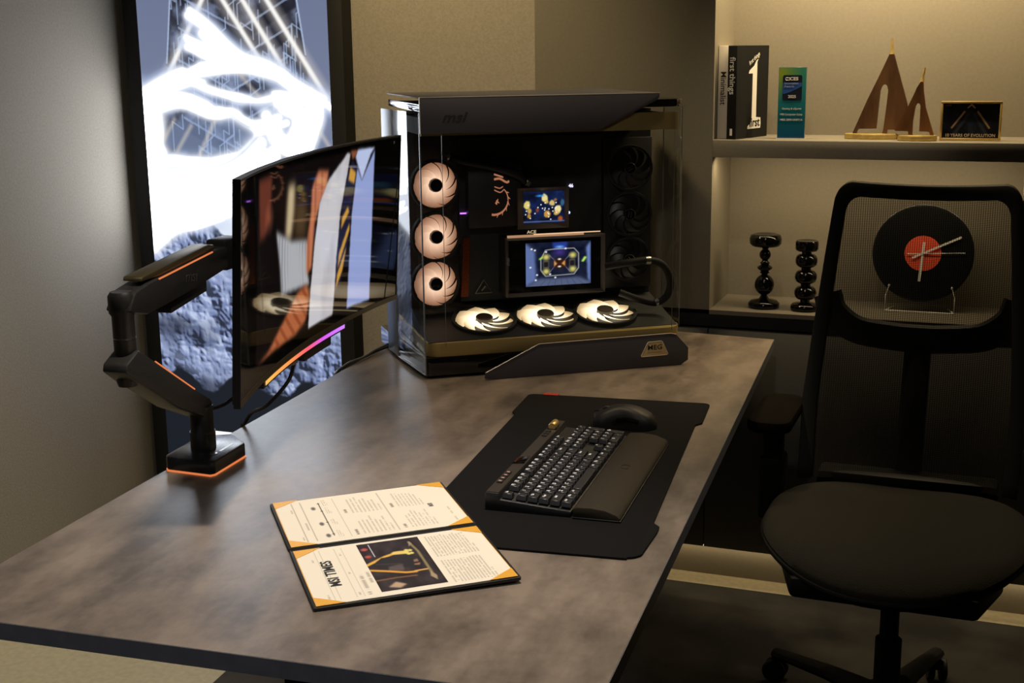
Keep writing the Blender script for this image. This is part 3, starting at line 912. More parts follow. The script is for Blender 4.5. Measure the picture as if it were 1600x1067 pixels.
p = Paint(300, 210, CREAM)                 # page with the headline and the picture
lines(p, 0.06, 0.085, 1, 0.08, 0.26, (130, 120, 105), 41)
lines(p, 0.06, 0.085, 1, 0.74, 0.92, (130, 120, 105), 42)
for u_ in (0.098, 0.125, 0.205, 0.24):
    p.put((np.abs(p.U - u_) < 0.002) * (p.V > 0.05) * (p.V < 0.95) * 1.0, (130, 122, 108), 0.35)
lines(p, 0.21, 0.235, 1, 0.08, 0.2, (120, 110, 100), 43)
lines(p, 0.21, 0.235, 1, 0.44, 0.56, (120, 110, 100), 44)
lines(p, 0.21, 0.235, 1, 0.80, 0.92, (120, 110, 100), 45)
lines(p, 0.255, 0.285, 1, 0.06, 0.94, (105, 95, 92), 46, 0.7, 0.0)
lines(p, 0.295, 0.32, 1, 0.25, 0.75, (105, 95, 92), 47, 0.7, 0.0)
lines(p, 0.69, 0.925, 14, 0.05, 0.47, (95, 88, 80), 48, 0.42, 0.08, 0.6)
lines(p, 0.69, 0.925, 14, 0.53, 0.95, (95, 88, 80), 49, 0.42, 0.08, 0.6)
page(-PY1, -PY0, p)
text('headline', 'MSI TIMES', 0.0225, M['dark_ink'], fo, (-0.105, -0.113, 0.0060), (0, 0, PI / 2), bold=0.00055, depth=0.0001, sx=1.0)


def A8(x, y):
    a = np.linalg.solve(np.array([[820, 325], [-115, 645]]), np.array([x - 140, y - 205]))
    return (float(a[0]), float(1 - a[1]))


p = Paint(170, 200, (44, 36, 40))
p.a += p.noise(6, 7, 4, 5)[..., None] * 0.10
asp = 1.9
p.stroke([A8(300, 205), A8(390, 380)], 0.018, (215, 215, 225), asp, 0.6, 0.9)
p.ell(*A8(250, 275), 0.055, 0.03, (190, 80, 80), 0.4)
p.ell(*A8(300, 380), 0.05, 0.03, (185, 78, 75), 0.4)
p.stroke([A8(290, 500), A8(520, 380), A8(700, 315), A8(800, 310)], 0.075, (226, 178, 78), asp, 0.5)
p.stroke([A8(660, 330), A8(780, 320)], 0.13, (232, 204, 116), asp, 0.3)
for q in ((800, 290), (850, 290), (870, 330), (830, 340), (800, 320)):
    p.ell(*A8(*q), 0.035, 0.024, (226, 214, 120), 0.4)
p.poly([A8(400, 460), A8(470, 400), A8(700, 370), (A8(870, 370)), A8(890, 420), A8(890, 530), A8(740, 530), A8(560, 570)], (38, 36, 40), 1)
p.stroke([A8(410, 490), A8(700, 480)], 0.03, (84, 72, 74), asp, 0.8, 0.7)
p.poly([A8(560, 520), A8(740, 480), A8(760, 570), A8(560, 580)], (110, 96, 92), 2, 0.7)
p.stroke([A8(330, 570), A8(520, 580), A8(780, 600), A8(900, 590)], 0.07, (222, 160, 62), asp, 0.5)
p.stroke([A8(900, 580), A8(1050, 555)], 0.05, (222, 170, 96), asp, 0.5)
p.stroke([A8(400, 710), A8(640, 670), A8(900, 640)], 0.045, (150, 104, 60), asp, 0.7, 0.8)
p.stroke([A8(840, 170), A8(950, 300), A8(1050, 500), A8(1100, 600)], 0.045, (150, 138, 96), asp, 0.6, 0.9)
p.poly([A8(830, 150), A8(880, 190), A8(840, 240)], (156, 146, 126), 1)
p.poly([A8(1080, 580), A8(1160, 640), A8(1165, 700), A8(1080, 650)], (170, 148, 118), 1)
p.poly([A8(550, 790), A8(640, 720), A8(780, 750), A8(700, 800)], (186, 160, 132), 2)
p.poly([A8(880, 430), A8(930, 410), A8(950, 450), A8(890, 460)], (140, 112, 92), 1)
p.poly([A8(890, 480), A8(970, 465), A8(960, 500), A8(890, 500)], (150, 112, 86), 1)
p.build('picture', lambda U, V: (-.050 + U * .096, -.205 + V * .187, 0.0060), M['paper'], fo)

# ------------------------------------------------------------------ desktop computer in a wrap-around glass case
pc = thing('desktop_computer', 'large glass-sided desktop computer with glowing fans and two small screens', 'computer', (0.2299, 1.3864, 0.74), (0, 0, 0.5626))
CL, CD, CH = 0.651, 0.415, 0.628
base_o = [(CL - .004, CD), (-.032, CD), (-.0225, 0.21), (0.0015, 0.012)] + arc(0.012, 0.014, 0.010, 180, 270, 4) + arc(CL - .054, 0.054, 0.050, -90, 0, 8)
G().prism(base_o, 0.008, 0.050).build('base', M['gloss'], pc, bevel=0.004)
trim_o = rrect(0.006, CL - .006, 0.006, CD - .002, 0.04, 8, rs=(0.012, 0.012, 0.033, 0.048))
G().prism(trim_o, 0.0505, 0.0842).build('gold_trim', M['bronze'], pc, bevel=0.002)
for x in (0.07, 0.58):
    for y in (0.06, 0.36):
        G().lathe([(0.014, 0.0), (0.016, 0.002), (0.016, 0.009)], 20, (x, y, 0)).build('foot', M['rubber'], pc)
# wrap-around front pane
pl = [(0.0, 0.0), (0.05, 0.0), (0.30, 0.0), (0.59, 0.0)] + arc(0.591, 0.06, 0.06, -90, 0, 12) + [(CL, 0.17)]


def sheet(pl, z0, z1, th):
    """upright sheet of thickness th along a plan polyline, thickness to its left"""
    P = [Vector((x, y)) for x, y in pl]
    off = []
    for i, q in enumerate(P):
        t = (P[min(i + 1, len(P) - 1)] - P[max(i - 1, 0)]).normalized()
        off.append(q + Vector((-t.y, t.x)) * th)
    poly = [tuple(q) for q in P] + [tuple(q) for q in reversed(off)]
    g = G()
    n = len(P)
    vs = [(x, y, z0) for x, y in poly] + [(x, y, z1) for x, y in poly]
    N = 2 * n
    fs = [(i, (i + 1) % N, N + (i + 1) % N, N + i) for i in range(N)]
    for i in range(n - 1):
        j = N - 1 - i
        fs.append((i, j, j - 1, i + 1))
        fs.append((N + i, N + i + 1, N + j - 1, N + j))
    return g.add(vs, fs)


gf = sheet(pl, 0.077, 0.612, 0.0)
g = G()
n = len(pl)
vs = [(x, y, 0.0845) for x, y in pl] + [(x, y, 0.612) for x, y in pl]
g.add(vs, [(i, i + 1, n + i + 1, n + i) for i in range(n - 1)])
g.build('front_glass', M['glass'], pc, angle=60)
G().add([(0, 0.0, 0.012), (-.0240, 0.21, 0.012), (-.0240, 0.21, 0.612), (0, 0.0, 0.612)], [(0, 1, 2, 3)]).build('side_glass', M['glass_side'], pc)
em = mat('glass_edge_and_glint', (0.20, 0.22, 0.22, 1), 0.25, 0.3)
G().box(-.0012, .0018, -.0012, .0018, 0.012, 0.612).build('glass_edge_and_glint', em, pc)
G().box(0.0497, 0.0507, -.0008, .0008, 0.077, 0.60).build('glass_edge_and_glint', em, pc)
G().box(0.6115, 0.6123, 0.0030, 0.0040, 0.077, 0.60).build('glass_edge_and_glint', mat('edge_dim', (0.12, 0.11, 0.10, 1), 0.3), pc)
G().box(CL - .0008, CL + .0008, 0.168, 0.171, 0.0845, 0.612).build('glass_edge_and_glint', em, pc)
G().box(CL - .0155, CL - .0145, 0.0160, 0.0170, 0.0845, 0.612).build('glass_edge_and_glint', em, pc)  # pale strip standing in for a reflected highlight on the curved glass
G().box(-.001, .0008, 0.0, 0.21, 0.0105, 0.0125).build('glass_edge_and_glint', em, pc, rot=(0, 0, 0.1138))
G().prism([(-.0250, 0.211), (-.034, 0.30), (-.029, 0.30), (-.0200, 0.211)], 0.012, 0.612).build('rear_pillar', mat('blue_grey_metal', (0.25, 0.27, 0.30, 1), 0.35, 0.6), pc, bevel=0.001)
# inner frame: deck, tray, roof
dk = G().add([(0.012, 0.012, 0.0855), (0.636, 0.030, 0.0855), (0.640, 0.23, 0.132), (0.012, 0.23, 0.132), (0.012, 0.012, 0.0843), (0.636, 0.030, 0.0843), (0.640, 0.23, 0.0843), (0.012, 0.23, 0.0843)],
              [(0, 1, 2, 3), (7, 6, 5, 4), (0, 4, 5, 1), (1, 5, 6, 2), (2, 6, 7, 3), (3, 7, 4, 0)])
dk.build('fan_deck', mat('deck_black', (0.008, 0.008, 0.008, 1), 0.55), pc)
G().box(0.012, 0.638, 0.225, 0.40, 0.077, 0.60).build('tray', M['matte'], pc)
G().box(0.012, 0.600, 0.020, 0.225, 0.560, 0.598).build('roof_radiator', M['matte'], pc)
G().prism([(0.004, 0.560), (0.62, 0.560), (0.62, 0.6005), (0.004, 0.6005)], 0.004, 0.012, 'y').build('header_band', M['bronze'], pc)
G().prism(rrect(0.004, CL - .004, 0.002, CD, 0.04, 8, rs=(0.012, 0.012, 0.004, 0.055)), 0.6125, 0.630).build('roof', M['gloss'], pc, bevel=0.002)
# folded metal top plate
pp = [(0.0, 0.566), (0.419, 0.564), (0.430, 0.568), (0.562, 0.628), (0.568, 0.636), (0.568, 0.645), (0.0, 0.645)]
G().prism(pp, -0.0085, -0.0060, 'y').build('top_plate_front', M['grey_metal'], pc, bevel=0.0008)
G().box(0.0, 0.568, -0.0085, 0.40, 0.6425, 0.6455).build('top_plate', M['grey_metal'], pc, bevel=0.0008)
G().box(0.0, 0.568, -0.0090, -.0078, 0.6445, 0.6462).build('plate_edge', M['plate_edge'], pc)
G().box(-.0006, .0012, -0.0092, -.0055, 0.566, 0.6455).build('plate_edge', M['plate_edge'], pc)
G().box(0.10, 0.50, 0.05, 0.36, 0.6302, 0.6425).build('top_spacer', M['matte'], pc)
text('logo', 'msi', 0.034, M['dark_ink'], pc, (0.076, -.0090, 0.600), (PI / 2, 0, 0), shear=0.35, bold=0.0007, sx=1.15)
# lower front plate with badge
fp = [(0.130, 0.004), (0.132, 0.018), (0.250, 0.0725), (0.262, 0.0775), (0.590, 0.0805), (0.604, 0.077), (0.636, 0.042), (0.636, 0.012), (0.618, 0.001), (0.150, 0.001)]
G().prism(fp, -0.044, -0.039, 'y').build('front_plate', M['grey_metal'], pc, bevel=0.0007)
g = G().tube([(x, -.0445, z) for x, z in fp[1:6]], 0.0008, 6)
g.build('plate_edge', M['plate_edge'], pc)
G().box(0.20, 0.60, -.040, 0.01, 0.002, 0.012).build('plate_bracket', M['matte'], pc)
bd = [(0.514, 0.030), (0.530, 0.061), (0.533, 0.063), (0.565, 0.064), (0.568, 0.062), (0.583, 0.031), (0.581, 0.029), (0.516, 0.028)]
G().prism(bd, -.0462, -.0442, 'y').build('badge', mat('badge_gold', (0.62, 0.47, 0.24, 1), 0.4, 0.3), pc, bevel=0.0006)
g = G().tube([(x, -.0464, z) for x, z in bd + bd[:1]], 0.0007, 6)
g.build('badge_rim', M['plate_edge'], pc)
text('badge_logo', 'MEG', 0.0165, M['dark_ink'], pc, (0.549, -.0466, 0.049), (PI / 2, 0, 0), bold=0.0002, sx=1.15)
G().box(0.53, 0.566, -.0465, -.0463, 0.0365, 0.0378).build('badge_line', M['grey_ink'], pc)


# fans: a frame with a hub and nine swept, glowing blades
def fan_emission(name, c0, c1, s0, s1, R):
    m = bpy.data.materials.new(name)
    m.use_nodes = True
    nt = m.node_tree
    b = nt.nodes['Principled BSDF']
    b.inputs['Base Color'].default_value = (0.3, 0.26, 0.22, 1)
    b.inputs['Roughness'].default_value = 0.4
    tc = nt.nodes.new('ShaderNodeTexCoord')
    ln = nt.nodes.new('ShaderNodeVectorMath')
    ln.operation = 'LENGTH'
    mr = nt.nodes.new('ShaderNodeMapRange')
    mr.inputs['From Min'].default_value = 0.33 * R
    mr.inputs['From Max'].default_value = R
    mr.inputs['To Min'].default_value = s0
    mr.inputs['To Max'].default_value = s1
    cr = nt.nodes.new('ShaderNodeValToRGB')
    cr.color_ramp.elements[0].color = c1
    cr.color_ramp.elements[1].color = c0
    cr.color_ramp.elements[0].position = min(s0, s1) / max(s0, s1)
    nt.links.new(tc.outputs['Object'], ln.inputs[0])
    nt.links.new(ln.outputs['Value'], mr.inputs['Value'])
    dv = nt.nodes.new('ShaderNodeMath')
    dv.operation = 'DIVIDE'
    dv.inputs[1].default_value = max(s0, s1)
    nt.links.new(mr.outputs[0], dv.inputs[0])
    nt.links.new(dv.outputs[0], cr.inputs[0])
    nt.links.new(cr.outputs[0], b.inputs['Emission Color'])
    nt.links.new(mr.outputs[0], b.inputs['Emission Strength'])
    return m


def blade_mesh(R, m, sweep=0.85, cover=0.80, n=9, pitch=0.12, inner=0.30):
    g = G()
    K, J = 9, 3
    for i in range(K + 1):
        t = i / K
        r = R * (inner + (0.97 - inner) * t)
        a0 = sweep * t ** 1.25
        w = 2 * PI / n * (cover + 0.22 * (1 - t))
        for j in range(J + 1):
            q = j / J
            g.v.append((r * math.cos(a0 + w * q), r * math.sin(a0 + w * q), R * pitch * (q - .5) * (0.6 + .5 * t)))
    for i in range(K):
        for j in range(J):
            g.f.append((i * (J + 1) + j, (i + 1) * (J + 1) + j, (i + 1) * (J + 1) + j + 1, i * (J + 1) + j + 1))
    return g.mesh('blade', m, angle=80)


def make_fan(R, loc, rot, blade_me, hub_m, frame_m, n=9, spin=0.0, square=True):
    fr = G()
    N = 40
    ro, ri = R * 1.10, R * 1.0
    vs, fs = [], []
    for z in (-0.012, 0.004):
        for r_ in (ri, ro):
            for k in range(N):
                a = 2 * PI * k / N
                vs.append((r_ * math.cos(a), r_ * math.sin(a), z))
    for k in range(N):
        k2 = (k + 1) % N
        fs += [(k, k2, N + k2, N + k), (2 * N + k, 3 * N + k, 3 * N + k2, 2 * N + k2), (N + k, N + k2, 3 * N + k2, 3 * N + k), (k, 2 * N + k, 2 * N + k2, k2)]
    fr.add(vs, fs)
    f = fr.build('cooling_fan', frame_m, pc, loc, rot)
    hub = G().lathe([(R * .285, -.010), (R * .29, .009), (R * .26, .0115), (R * .10, .0122)], 28).build('hub', hub_m, f)
    for k in range(n):
        link('blade', blade_me, f, (0, 0, 0), (0, 0, spin + 2 * PI * k / n))
    return f


R1, R2 = 0.0555, 0.072
side_glow = fan_emission('side_fan_glow', rgb(255, 212, 180), rgb(196, 128, 92), 1.05, 0.42, R1)
deck_glow = fan_emission('deck_fan_glow', rgb(255, 238, 205), rgb(214, 176, 118), 2.6, 0.50, R2)
bm1 = blade_mesh(R1, side_glow, 1.0, 0.90, pitch=0.12)
bm2 = blade_mesh(R2, deck_glow, 0.95, 0.97, n=9, pitch=-0.15)
for k, (x, z) in enumerate(((0.062, 0.434), (0.061, 0.310), (0.057, 0.196))):
    make_fan(R1, (x + .006, 0.165, z), (PI / 2, 0, 0.12), bm1, M['gloss'], M['matte'], spin=0.3 * k)
sl = math.atan2(0.0465, 0.21)
for k, x in enumerate((0.168, 0.322, 0.476)):
    make_fan(R2, (x, 0.105, 0.1105), (sl, 0, 0), bm2, mat('deck_hub', (0.05, 0.035, 0.018, 1), 0.5), M['matte'], spin=0.35 * k)
dim = mat('dim_blade', (0.010, 0.0095, 0.009, 1), 0.4)
bm3 = blade_mesh(0.052, dim, 0.8, 0.7)
for k, z in enumerate((0.455, 0.340, 0.225)):
    f = make_fan(0.052, (0.572, 0.195, z), (PI / 2, 0, -0.25), bm3, M['gloss'], M['matte'], spin=0.5 * k)
    g = G().tube([(0.0135 * math.cos(t), 0.0135 * math.sin(t), 0.0122) for t in np.linspace(0, 2 * PI, 25)], 0.0007, 6)
    g.build('hub_ring', M['steel'], f)
    for o in (-.003, .003):
        G().box(-.008, .008, o - .0008, o + .0008, 0.0118, 0.0126, Matrix.Rotation(0.5 + k * .9, 4, 'Z')).build('hub_mark', M['steel'], f)
G().box(0.508, 0.637, 0.21, 0.224, 0.15, 0.53).build('radiator', M['black'], pc, bevel=0.002)
# mainboard blocks and cooler
G().box(0.135, 0.500, 0.205, 0.224, 0.14, 0.54).build('mainboard', mat('board_black', (0.009, 0.009, 0.011, 1), 0.6, var=0.4, scale=150), pc)
G().box(0.150, 0.285, 0.172, 0.205, 0.325, 0.480).build('heat_sink', mat('sink_dark', (0.014, 0.013, 0.016, 1), 0.5), pc, bevel=0.004)
glow = emat('emblem_glow', rgb(232, 150, 110), 0.55)
cx, cz = 0.240, 0.392
g = G().tube([(cx - .026 + .050 * math.cos(t), 0.1710, cz - .022 + .036 * math.sin(t)) for t in np.linspace(-1.75, 0.75, 18)], [0.003 - .0016 * k / 17 for k in range(18)], 6)
for t in np.linspace(-1.3, 0.5, 6):
    g.tube([(cx - .026 + .051 * math.cos(t), 0.1710, cz - .022 + .037 * math.sin(t)), (cx - .026 + .058 * math.cos(t - .12), 0.1710, cz - .022 + .044 * math.sin(t - .12))], [0.002, 0.0004], 5)
g.tube(spline([(0.215, .171, .420), (0.235, .171, .421), (0.258, .171, .412), (0.268, .171, .414)], 4), 0.0030, 6)
g.tube(spline([(0.215, .171, .432), (0.232, .171, .428), (0.248, .171, .424)], 4), [0.0025] * 8 + [0.0008], 6)
g.tube(spline([(0.216, .171, .402), (0.234, .171, .398), (0.246, .171, .402)], 4), 0.0014, 5)
g.tube(spline([(0.215, .171, .394), (0.236, .171, .388), (0.250, .171, .395)], 4), 0.0014, 5)
g.tube([(0.220, .171, .360), (0.228, .171, .372)], [0.004, 0.001], 6).tube([(0.222, .171, .368), (0.232, .171, .362)], [0.003, 0.001], 6)
ge_ = g.build('glowing_emblem', glow, pc, (0.0645, 0, 0.022))
ge_.scale = (0.70, 1, 1)
M['screen'] = print_mat('lit_screen', 1.0, 0.12, 0.5)


def screen_block(name, x0, x1, z0, z1, y, dep, sx0, sx1, sz0, sz1, fm):
    """block with a bevelled frame round a recessed screen"""
    g = G().box(x0, x1, y + .012, y + dep, z0, z1)
    b = g.build(name, M['black'], pc, bevel=0.002)
    o = [(x0, y, z0), (x1, y, z0), (x1, y, z1), (x0, y, z1)]
    i = [(sx0, y + .011, sz0), (sx1, y + .011, sz0), (sx1, y + .011, sz1), (sx0, y + .011, sz1)]
    ob = [(a, y + .012, c) for a, _, c in o]
    G().add(o + i + ob, [(k, (k + 1) % 4, 4 + (k + 1) % 4, 4 + k) for k in range(4)] + [(k, 8 + k, 8 + (k + 1) % 4, (k + 1) % 4) for k in range(4)]).build('bezel', fm, b, smooth=False)
    return b


fm1 = mat('cooler_bezel', (0.16, 0.13, 0.11, 1), 0.45, 0.5)
b1 = screen_block('cooler_display', 0.272, 0.402, 0.318, 0.418, 0.165, 0.04, 0.289, 0.394, 0.330, 0.408, fm1)
p = Paint(110, 80, (16, 26, 58))
p.a += p.noise(5, 4, 4, 2)[..., None] * np.array([0.05, 0.10, 0.22])
r = np.random.default_rng(3)
for (u_, v_, ru, rv, c) in ((.09, .58, .09, .15, (236, 212, 120)), (.14, .40, .06, .10, (200, 160, 80)), (.52, .78, .10, .14, (246, 226, 150)), (.56, .66, .05, .07, (214, 178, 90)), (.70, .62, .07, .10, (222, 190, 120)),
                            (.83, .42, .10, .14, (248, 230, 160)), (.80, .30, .07, .08, (222, 176, 92)), (.57, .28, .10, .13, (206, 150, 70)), (.14, .24, .05, .08, (190, 140, 62)), (.90, .12, .07, .09, (180, 86, 34)), (.34, .42, .05, .08, (132, 62, 46)), (.95, .62, .06, .12, (56, 96, 128)), (.78, .72, .05, .05, (160, 104, 66))):
    poly = [(u_ + ru * (0.75 + .4 * r.random()) * math.cos(t), v_ + rv * (0.75 + .4 * r.random()) * math.sin(t)) for t in np.linspace(0, 2 * PI, 8)[:-1]]
    p.poly(poly, c, 1)
for k in range(22):
    p.ell(0.05 + .85 * r.random(), 0.1 + .55 * r.random(), 0.017, 0.022, (250, 250, 255), 0.4)
p.put(np.clip(1 - np.abs(p.V - .05) / .04, 0, 1), (120, 140, 190), 0.7)
p.ell(.40, .86, .08, .03, (60, 150, 240), 0.8)
p.build('display', lambda U, V: (0.289 + U * .105, 0.1755, 0.330 + V * .078), M['screen'], b1)
text('lettering', 'ACE', 0.0105, emat('ace_letters', rgb(240, 210, 160), 0.7), pc, (0.306, 0.164, 0.3105), (PI / 2, 0, 0), bold=0.0002, sx=1.2)
fm2 = mat('card_bezel', (0.12, 0.10, 0.085, 1), 0.4, 0.3)
b2 = screen_block('graphics_card', 0.232, 0.484, 0.158, 0.303, 0.128, 0.08, 0.240, 0.476, 0.166, 0.295, fm2)
p = Paint(150, 105, (20, 26, 48))
p.a += p.noise(6, 5, 5, 4)[..., None] * 0.10
p.poly([(0, 0), (.16, .14), (.14, .80), (0, 1)], (112, 132, 190), 3, 0.85)
p.poly([(1, 0), (.95, .12), (.93, .85), (1, 1)], (120, 142, 205), 2, 0.9)
p.poly([(0, 0), (.2, .17), (.8, .17), (1, .05), (1, 0)], (104, 116, 150), 3, 0.8)
p.poly([(.40, 1), (.43, .82), (.62, .82), (.64, 1)], (40, 62, 150), 2)
p.ell(.52, .88, .05, .03, (120, 190, 255), 0.8)
p.ell(.52, .76, .08, .07, (66, 50, 130), 0.8)
aspg = 0.7
oc = [(.23, .62), (.30, .82), (.44, .84), (.62, .84), (.74, .84), (.81, .72), (.81, .38), (.74, .24), (.30, .22), (.23, .36), (.23, .62)]
p.stroke(oc, 0.016, (176, 172, 170), aspg, 0.7, 0.9)
p.stroke([(.36, .70), (.44, .58), (.44, .44), (.36, .30)], 0.012, (110, 96, 130), aspg, 0.7)
p.stroke([(.68, .70), (.60, .58), (.60, .44), (.68, .30)], 0.012, (110, 96, 130), aspg, 0.7)
for (u_, v_) in ((.31, .66), (.72, .68), (.31, .33), (.72, .36)):
    p.ell(u_, v_, .05, .065, (212, 200, 110), 0.6)
for (u_, v_) in ((.31, .49), (.71, .50)):
    p.poly([(u_ - .045, v_ - .08), (u_ + .045, v_ - .08), (u_ + .045, v_ + .08), (u_ - .045, v_ + .08)], (128, 112, 80), 1)
    p.poly([(u_ - .035, v_ - .06), (u_ + .035, v_ - .06), (u_ + .035, v_ + .06), (u_ - .035, v_ + .06)], (28, 26, 34), 1)
p.ell(.52, .50, .10, .12, (58, 28, 18), 0.4)
p.poly([(.43, .58), (.48, .50), (.43, .43)], (226, 168, 96), 1)
p.poly([(.60, .58), (.55, .50), (.60, .43)], (232, 160, 80), 1)
p.ell(.515, .60, .025, .02, (250, 240, 220), 0.6)
p.ell(.515, .43, .025, .02, (250, 240, 220), 0.6)
p.poly([(.19, .62), (.25, .68), (.27, .66), (.22, .60)], (176, 236, 96), 1)
p.poly([(.85, .52), (.89, .51), (.94, .62), (.90, .64)], (186, 240, 100), 1)
for (u_, v_) in ((.14, .83), (.07, .44), (.17, .26), (.15, .14), (.37, .26), (.45, .18), (.61, .84), (.31, .78), (.09, .86)):
    p.ell(u_, v_, .016, .02, (246, 248, 255), 0.5)
for k in range(7):
    p.stroke([(.30 + .08 * k, .14), (.22 + .11 * k, 0)], 0.008, (60, 70, 100), aspg, 0.6, 0.8)
p.build('display', lambda U, V: (0.283 + U * .167, 0.138, 0.180 + V * .107), M['screen'], b2)
p2 = G().box(0.240, 0.476, 0.1385, 0.1395, 0.166, 0.295).build('display_cover', M['gloss'], b2)
G().box(0.236, 0.428, 0.126, 0.136, 0.3035, 0.3085).build('card_light_bar', emat('bar_peach', rgb(226, 170, 128), 0.65), pc)
G().box(0.300, 0.470, 0.124, 0.127, 0.3090, 0.3110).build('card_light_line', emat('bar_line', rgb(255, 205, 160), 1.1), pc)
text('card_logo', 'msi', 0.014, mat('pale_ink', (0.3, 0.3, 0.3, 1), 0.5), pc, (0.2345, 0.1262, 0.245), (PI / 2, -PI / 2, 0), shear=0.3)
G().prism([(0.132, 0.155), (0.150, 0.155), (0.158, 0.300), (0.140, 0.300)], 0.190, 0.200, 'y').build('copper_grille', mat('copper_mesh', rgb(150, 78, 48), 0.35, 0.9, var=0.6, scale=400), pc)
g = G().tube([(0.170, .198, .160), (0.213, .198, .160), (0.1915, .198, .193), (0.170, .198, .160)], 0.0013, 6)
g.tube([(0.186, .198, .166), (0.196, .198, .177)], 0.0016, 6)
g.build('warning_triangle', mat('triangle_print', (0.22, 0.19, 0.14, 1), 0.6), pc)
G().box(0.135, 0.150, 0.196, 0.199, 0.358, 0.3615).build('violet_led', emat('violet', rgb(190, 110, 255), 2.0), pc)
text('digits', '46', 0.012, emat('digit_blue', rgb(225, 220, 255), 1.6), pc, (0.419, 0.200, 0.416), (PI / 2, 0, 0), bold=0.0003)
G().lathe([(0.0035, -.001), (0.0035, .001)], 16, (0.413, 0.199, 0.350), Matrix.Rotation(PI / 2, 3, 'X')).build('white_led', emat('white_led', rgb(200, 220, 255), 1.8), pc)
hose = mat('braided_hose', (0.009, 0.0085, 0.0085, 1), 0.65, var=0.4, scale=500, spec=0.3)
g = G().tube(spline([(0.10, 0.18, 0.500), (0.15, 0.165, 0.486), (0.22, 0.16, 0.470), (0.275, 0.165, 0.448), (0.298, 0.175, 0.425)], 6), 0.0085, 12)
g.build('coolant_hose', hose, pc)
G().lathe([(0.010, -.006), (0.010, .006)], 20, (0.298, 0.174, 0.430), Matrix.Rotation(0.5, 3, 'Y')).build('hose_fitting', M['steel'], pc)
G().lathe([(0.009, -.005), (0.009, .005)], 20, (0.104, 0.178, 0.499), Matrix.Rotation(1.3, 3, 'Y')).build('hose_fitting', M['steel'], pc)
lp = spline([(0.475, 0.100, 0.226), (0.530, 0.07, 0.238), (0.575, 0.06, 0.242), (0.612, 0.06, 0.226), (0.634, 0.07, 0.185), (0.630, 0.08, 0.148), (0.604, 0.09, 0.130), (0.56, 0.10, 0.140), (0.52, 0.12, 0.155)], 6)
G().tube(lp, 0.0090, 12).build('coolant_hose', hose, pc)
G().lathe([(0.0102, -.006), (0.0102, .006)], 20, (0.570, 0.0605, 0.242), Matrix.Rotation(PI / 2, 3, 'Y')).build('hose_fitting', M['steel'], pc)
G().lathe([(0.0102, -.005), (0.0102, .005)], 20, (0.606, 0.0895, 0.131), Matrix.Rotation(1.2, 3, 'Y')).build('hose_fitting', M['steel'], pc)

# ------------------------------------------------------------------ curved monitor
SCREEN = {'area': [(0.1362, 0.9761), (0.8616, 0.9664), (0.8505, 0.0379), (0.1212, 0.0775)], 'face': [(0.1399, 0.963), (0.2342, 0.9593), (0.2265, 0.8299), (0.1921, 0.6794), (0.1468, 0.6738)], 'pale': [(0.3419, 0.8824), (0.3866, 0.8756), (0.3802, 0.7235), (0.3618, 0.5958), (0.323, 0.6119), (0.333, 0.7801)], 'brown': [(0.3876, 0.7882), (0.4605, 0.7919), (0.4638, 0.554), (0.3818, 0.5875)], 'sleeve': [(0.2625, 0.676), (0.3652, 0.5876), (0.4638, 0.554), (0.484, 0.4891), (0.4713, 0.3667), (0.4868, 0.3019), (0.3001, 0.3352), (0.2902, 0.4805)], 'arm': [(0.5299, 0.9039), (0.5922, 0.8878), (0.583, 0.7969), (0.5438, 0.723), (0.5108, 0.6206), (0.4952, 0.3842), (0.4616, 0.3714), (0.464, 0.5399), (0.486, 0.686), (0.4919, 0.8238)], 'shirt': [(0.7044, 0.9634), (0.6751, 0.9256), (0.5931, 0.8372), (0.5406, 0.7241), (0.5123, 0.5202), (0.4989, 0.3537), (0.4876, 0.2437), (0.479, 0.0565), (0.6301, 0.0533), (0.6491, 0.2837), (0.6658, 0.6241), (0.7, 0.8082), (0.7195, 0.9527)], 'neck': [(0.7189, 0.9826), (0.7635, 0.9735), (0.7497, 0.9281), (0.7321, 0.917)], 'collar': [(0.7497, 0.9281), (0.7634, 0.9811), (0.8616, 0.9664), (0.8378, 0.9277), (0.7897, 0.7845)], 'right': [(0.7613, 0.868), (0.7897, 0.7845), (0.8604, 0.9542), (0.8506, 0.0329), (0.7149, 0.0469), (0.7243, 0.3429), (0.7341, 0.6013)], 'tie': [(0.6998, 0.8157), (0.7322, 0.9125), (0.7583, 0.8687), (0.743, 0.7512), (0.7296, 0.6028), (0.7105, 0.4257), (0.6736, 0.211), (0.6408, 0.1504), (0.6475, 0.3754), (0.6734, 0.6215)], 'hand': [(0.4102, 0.298), (0.4673, 0.3115), (0.4876, 0.2437), (0.4619, 0.113), (0.388, 0.0709), (0.2676, 0.0776), (0.1307, 0.0747), (0.2139, 0.0993), (0.3272, 0.2046)], 'sw': [(0.2827, 0.3512), (0.4101, 0.305), (0.3273, 0.1908), (0.2927, 0.2111)], 'stripes': [[(0.721, 0.8776), (0.7545, 0.8393), (0.7455, 0.7733), (0.7105, 0.8054)], [(0.6769, 0.5978), (0.7105, 0.6546), (0.7202, 0.6211), (0.6721, 0.5318)], [(0.6624, 0.3994), (0.723, 0.5591), (0.7239, 0.5128), (0.6563, 0.3109)], [(0.6538, 0.2816), (0.7075, 0.4269), (0.6872, 0.2971), (0.6462, 0.1936)]], 'reflect': []}
MW, MH, MR = 0.895, 0.350, 2.5
_y, _t, _rl = 1.673, -0.066, 0.0118
uu = Vector((math.cos(_y), math.sin(_y), 0))
nn = Vector((math.sin(_y), -math.cos(_y), 0))
n2 = math.cos(_t) * nn + math.sin(_t) * Vector((0, 0, 1))
ww = n2.cross(uu)
if ww.z < 0:
    ww = -ww
u2 = math.cos(_rl) * uu + math.sin(_rl) * ww
w2 = u2.cross(n2)
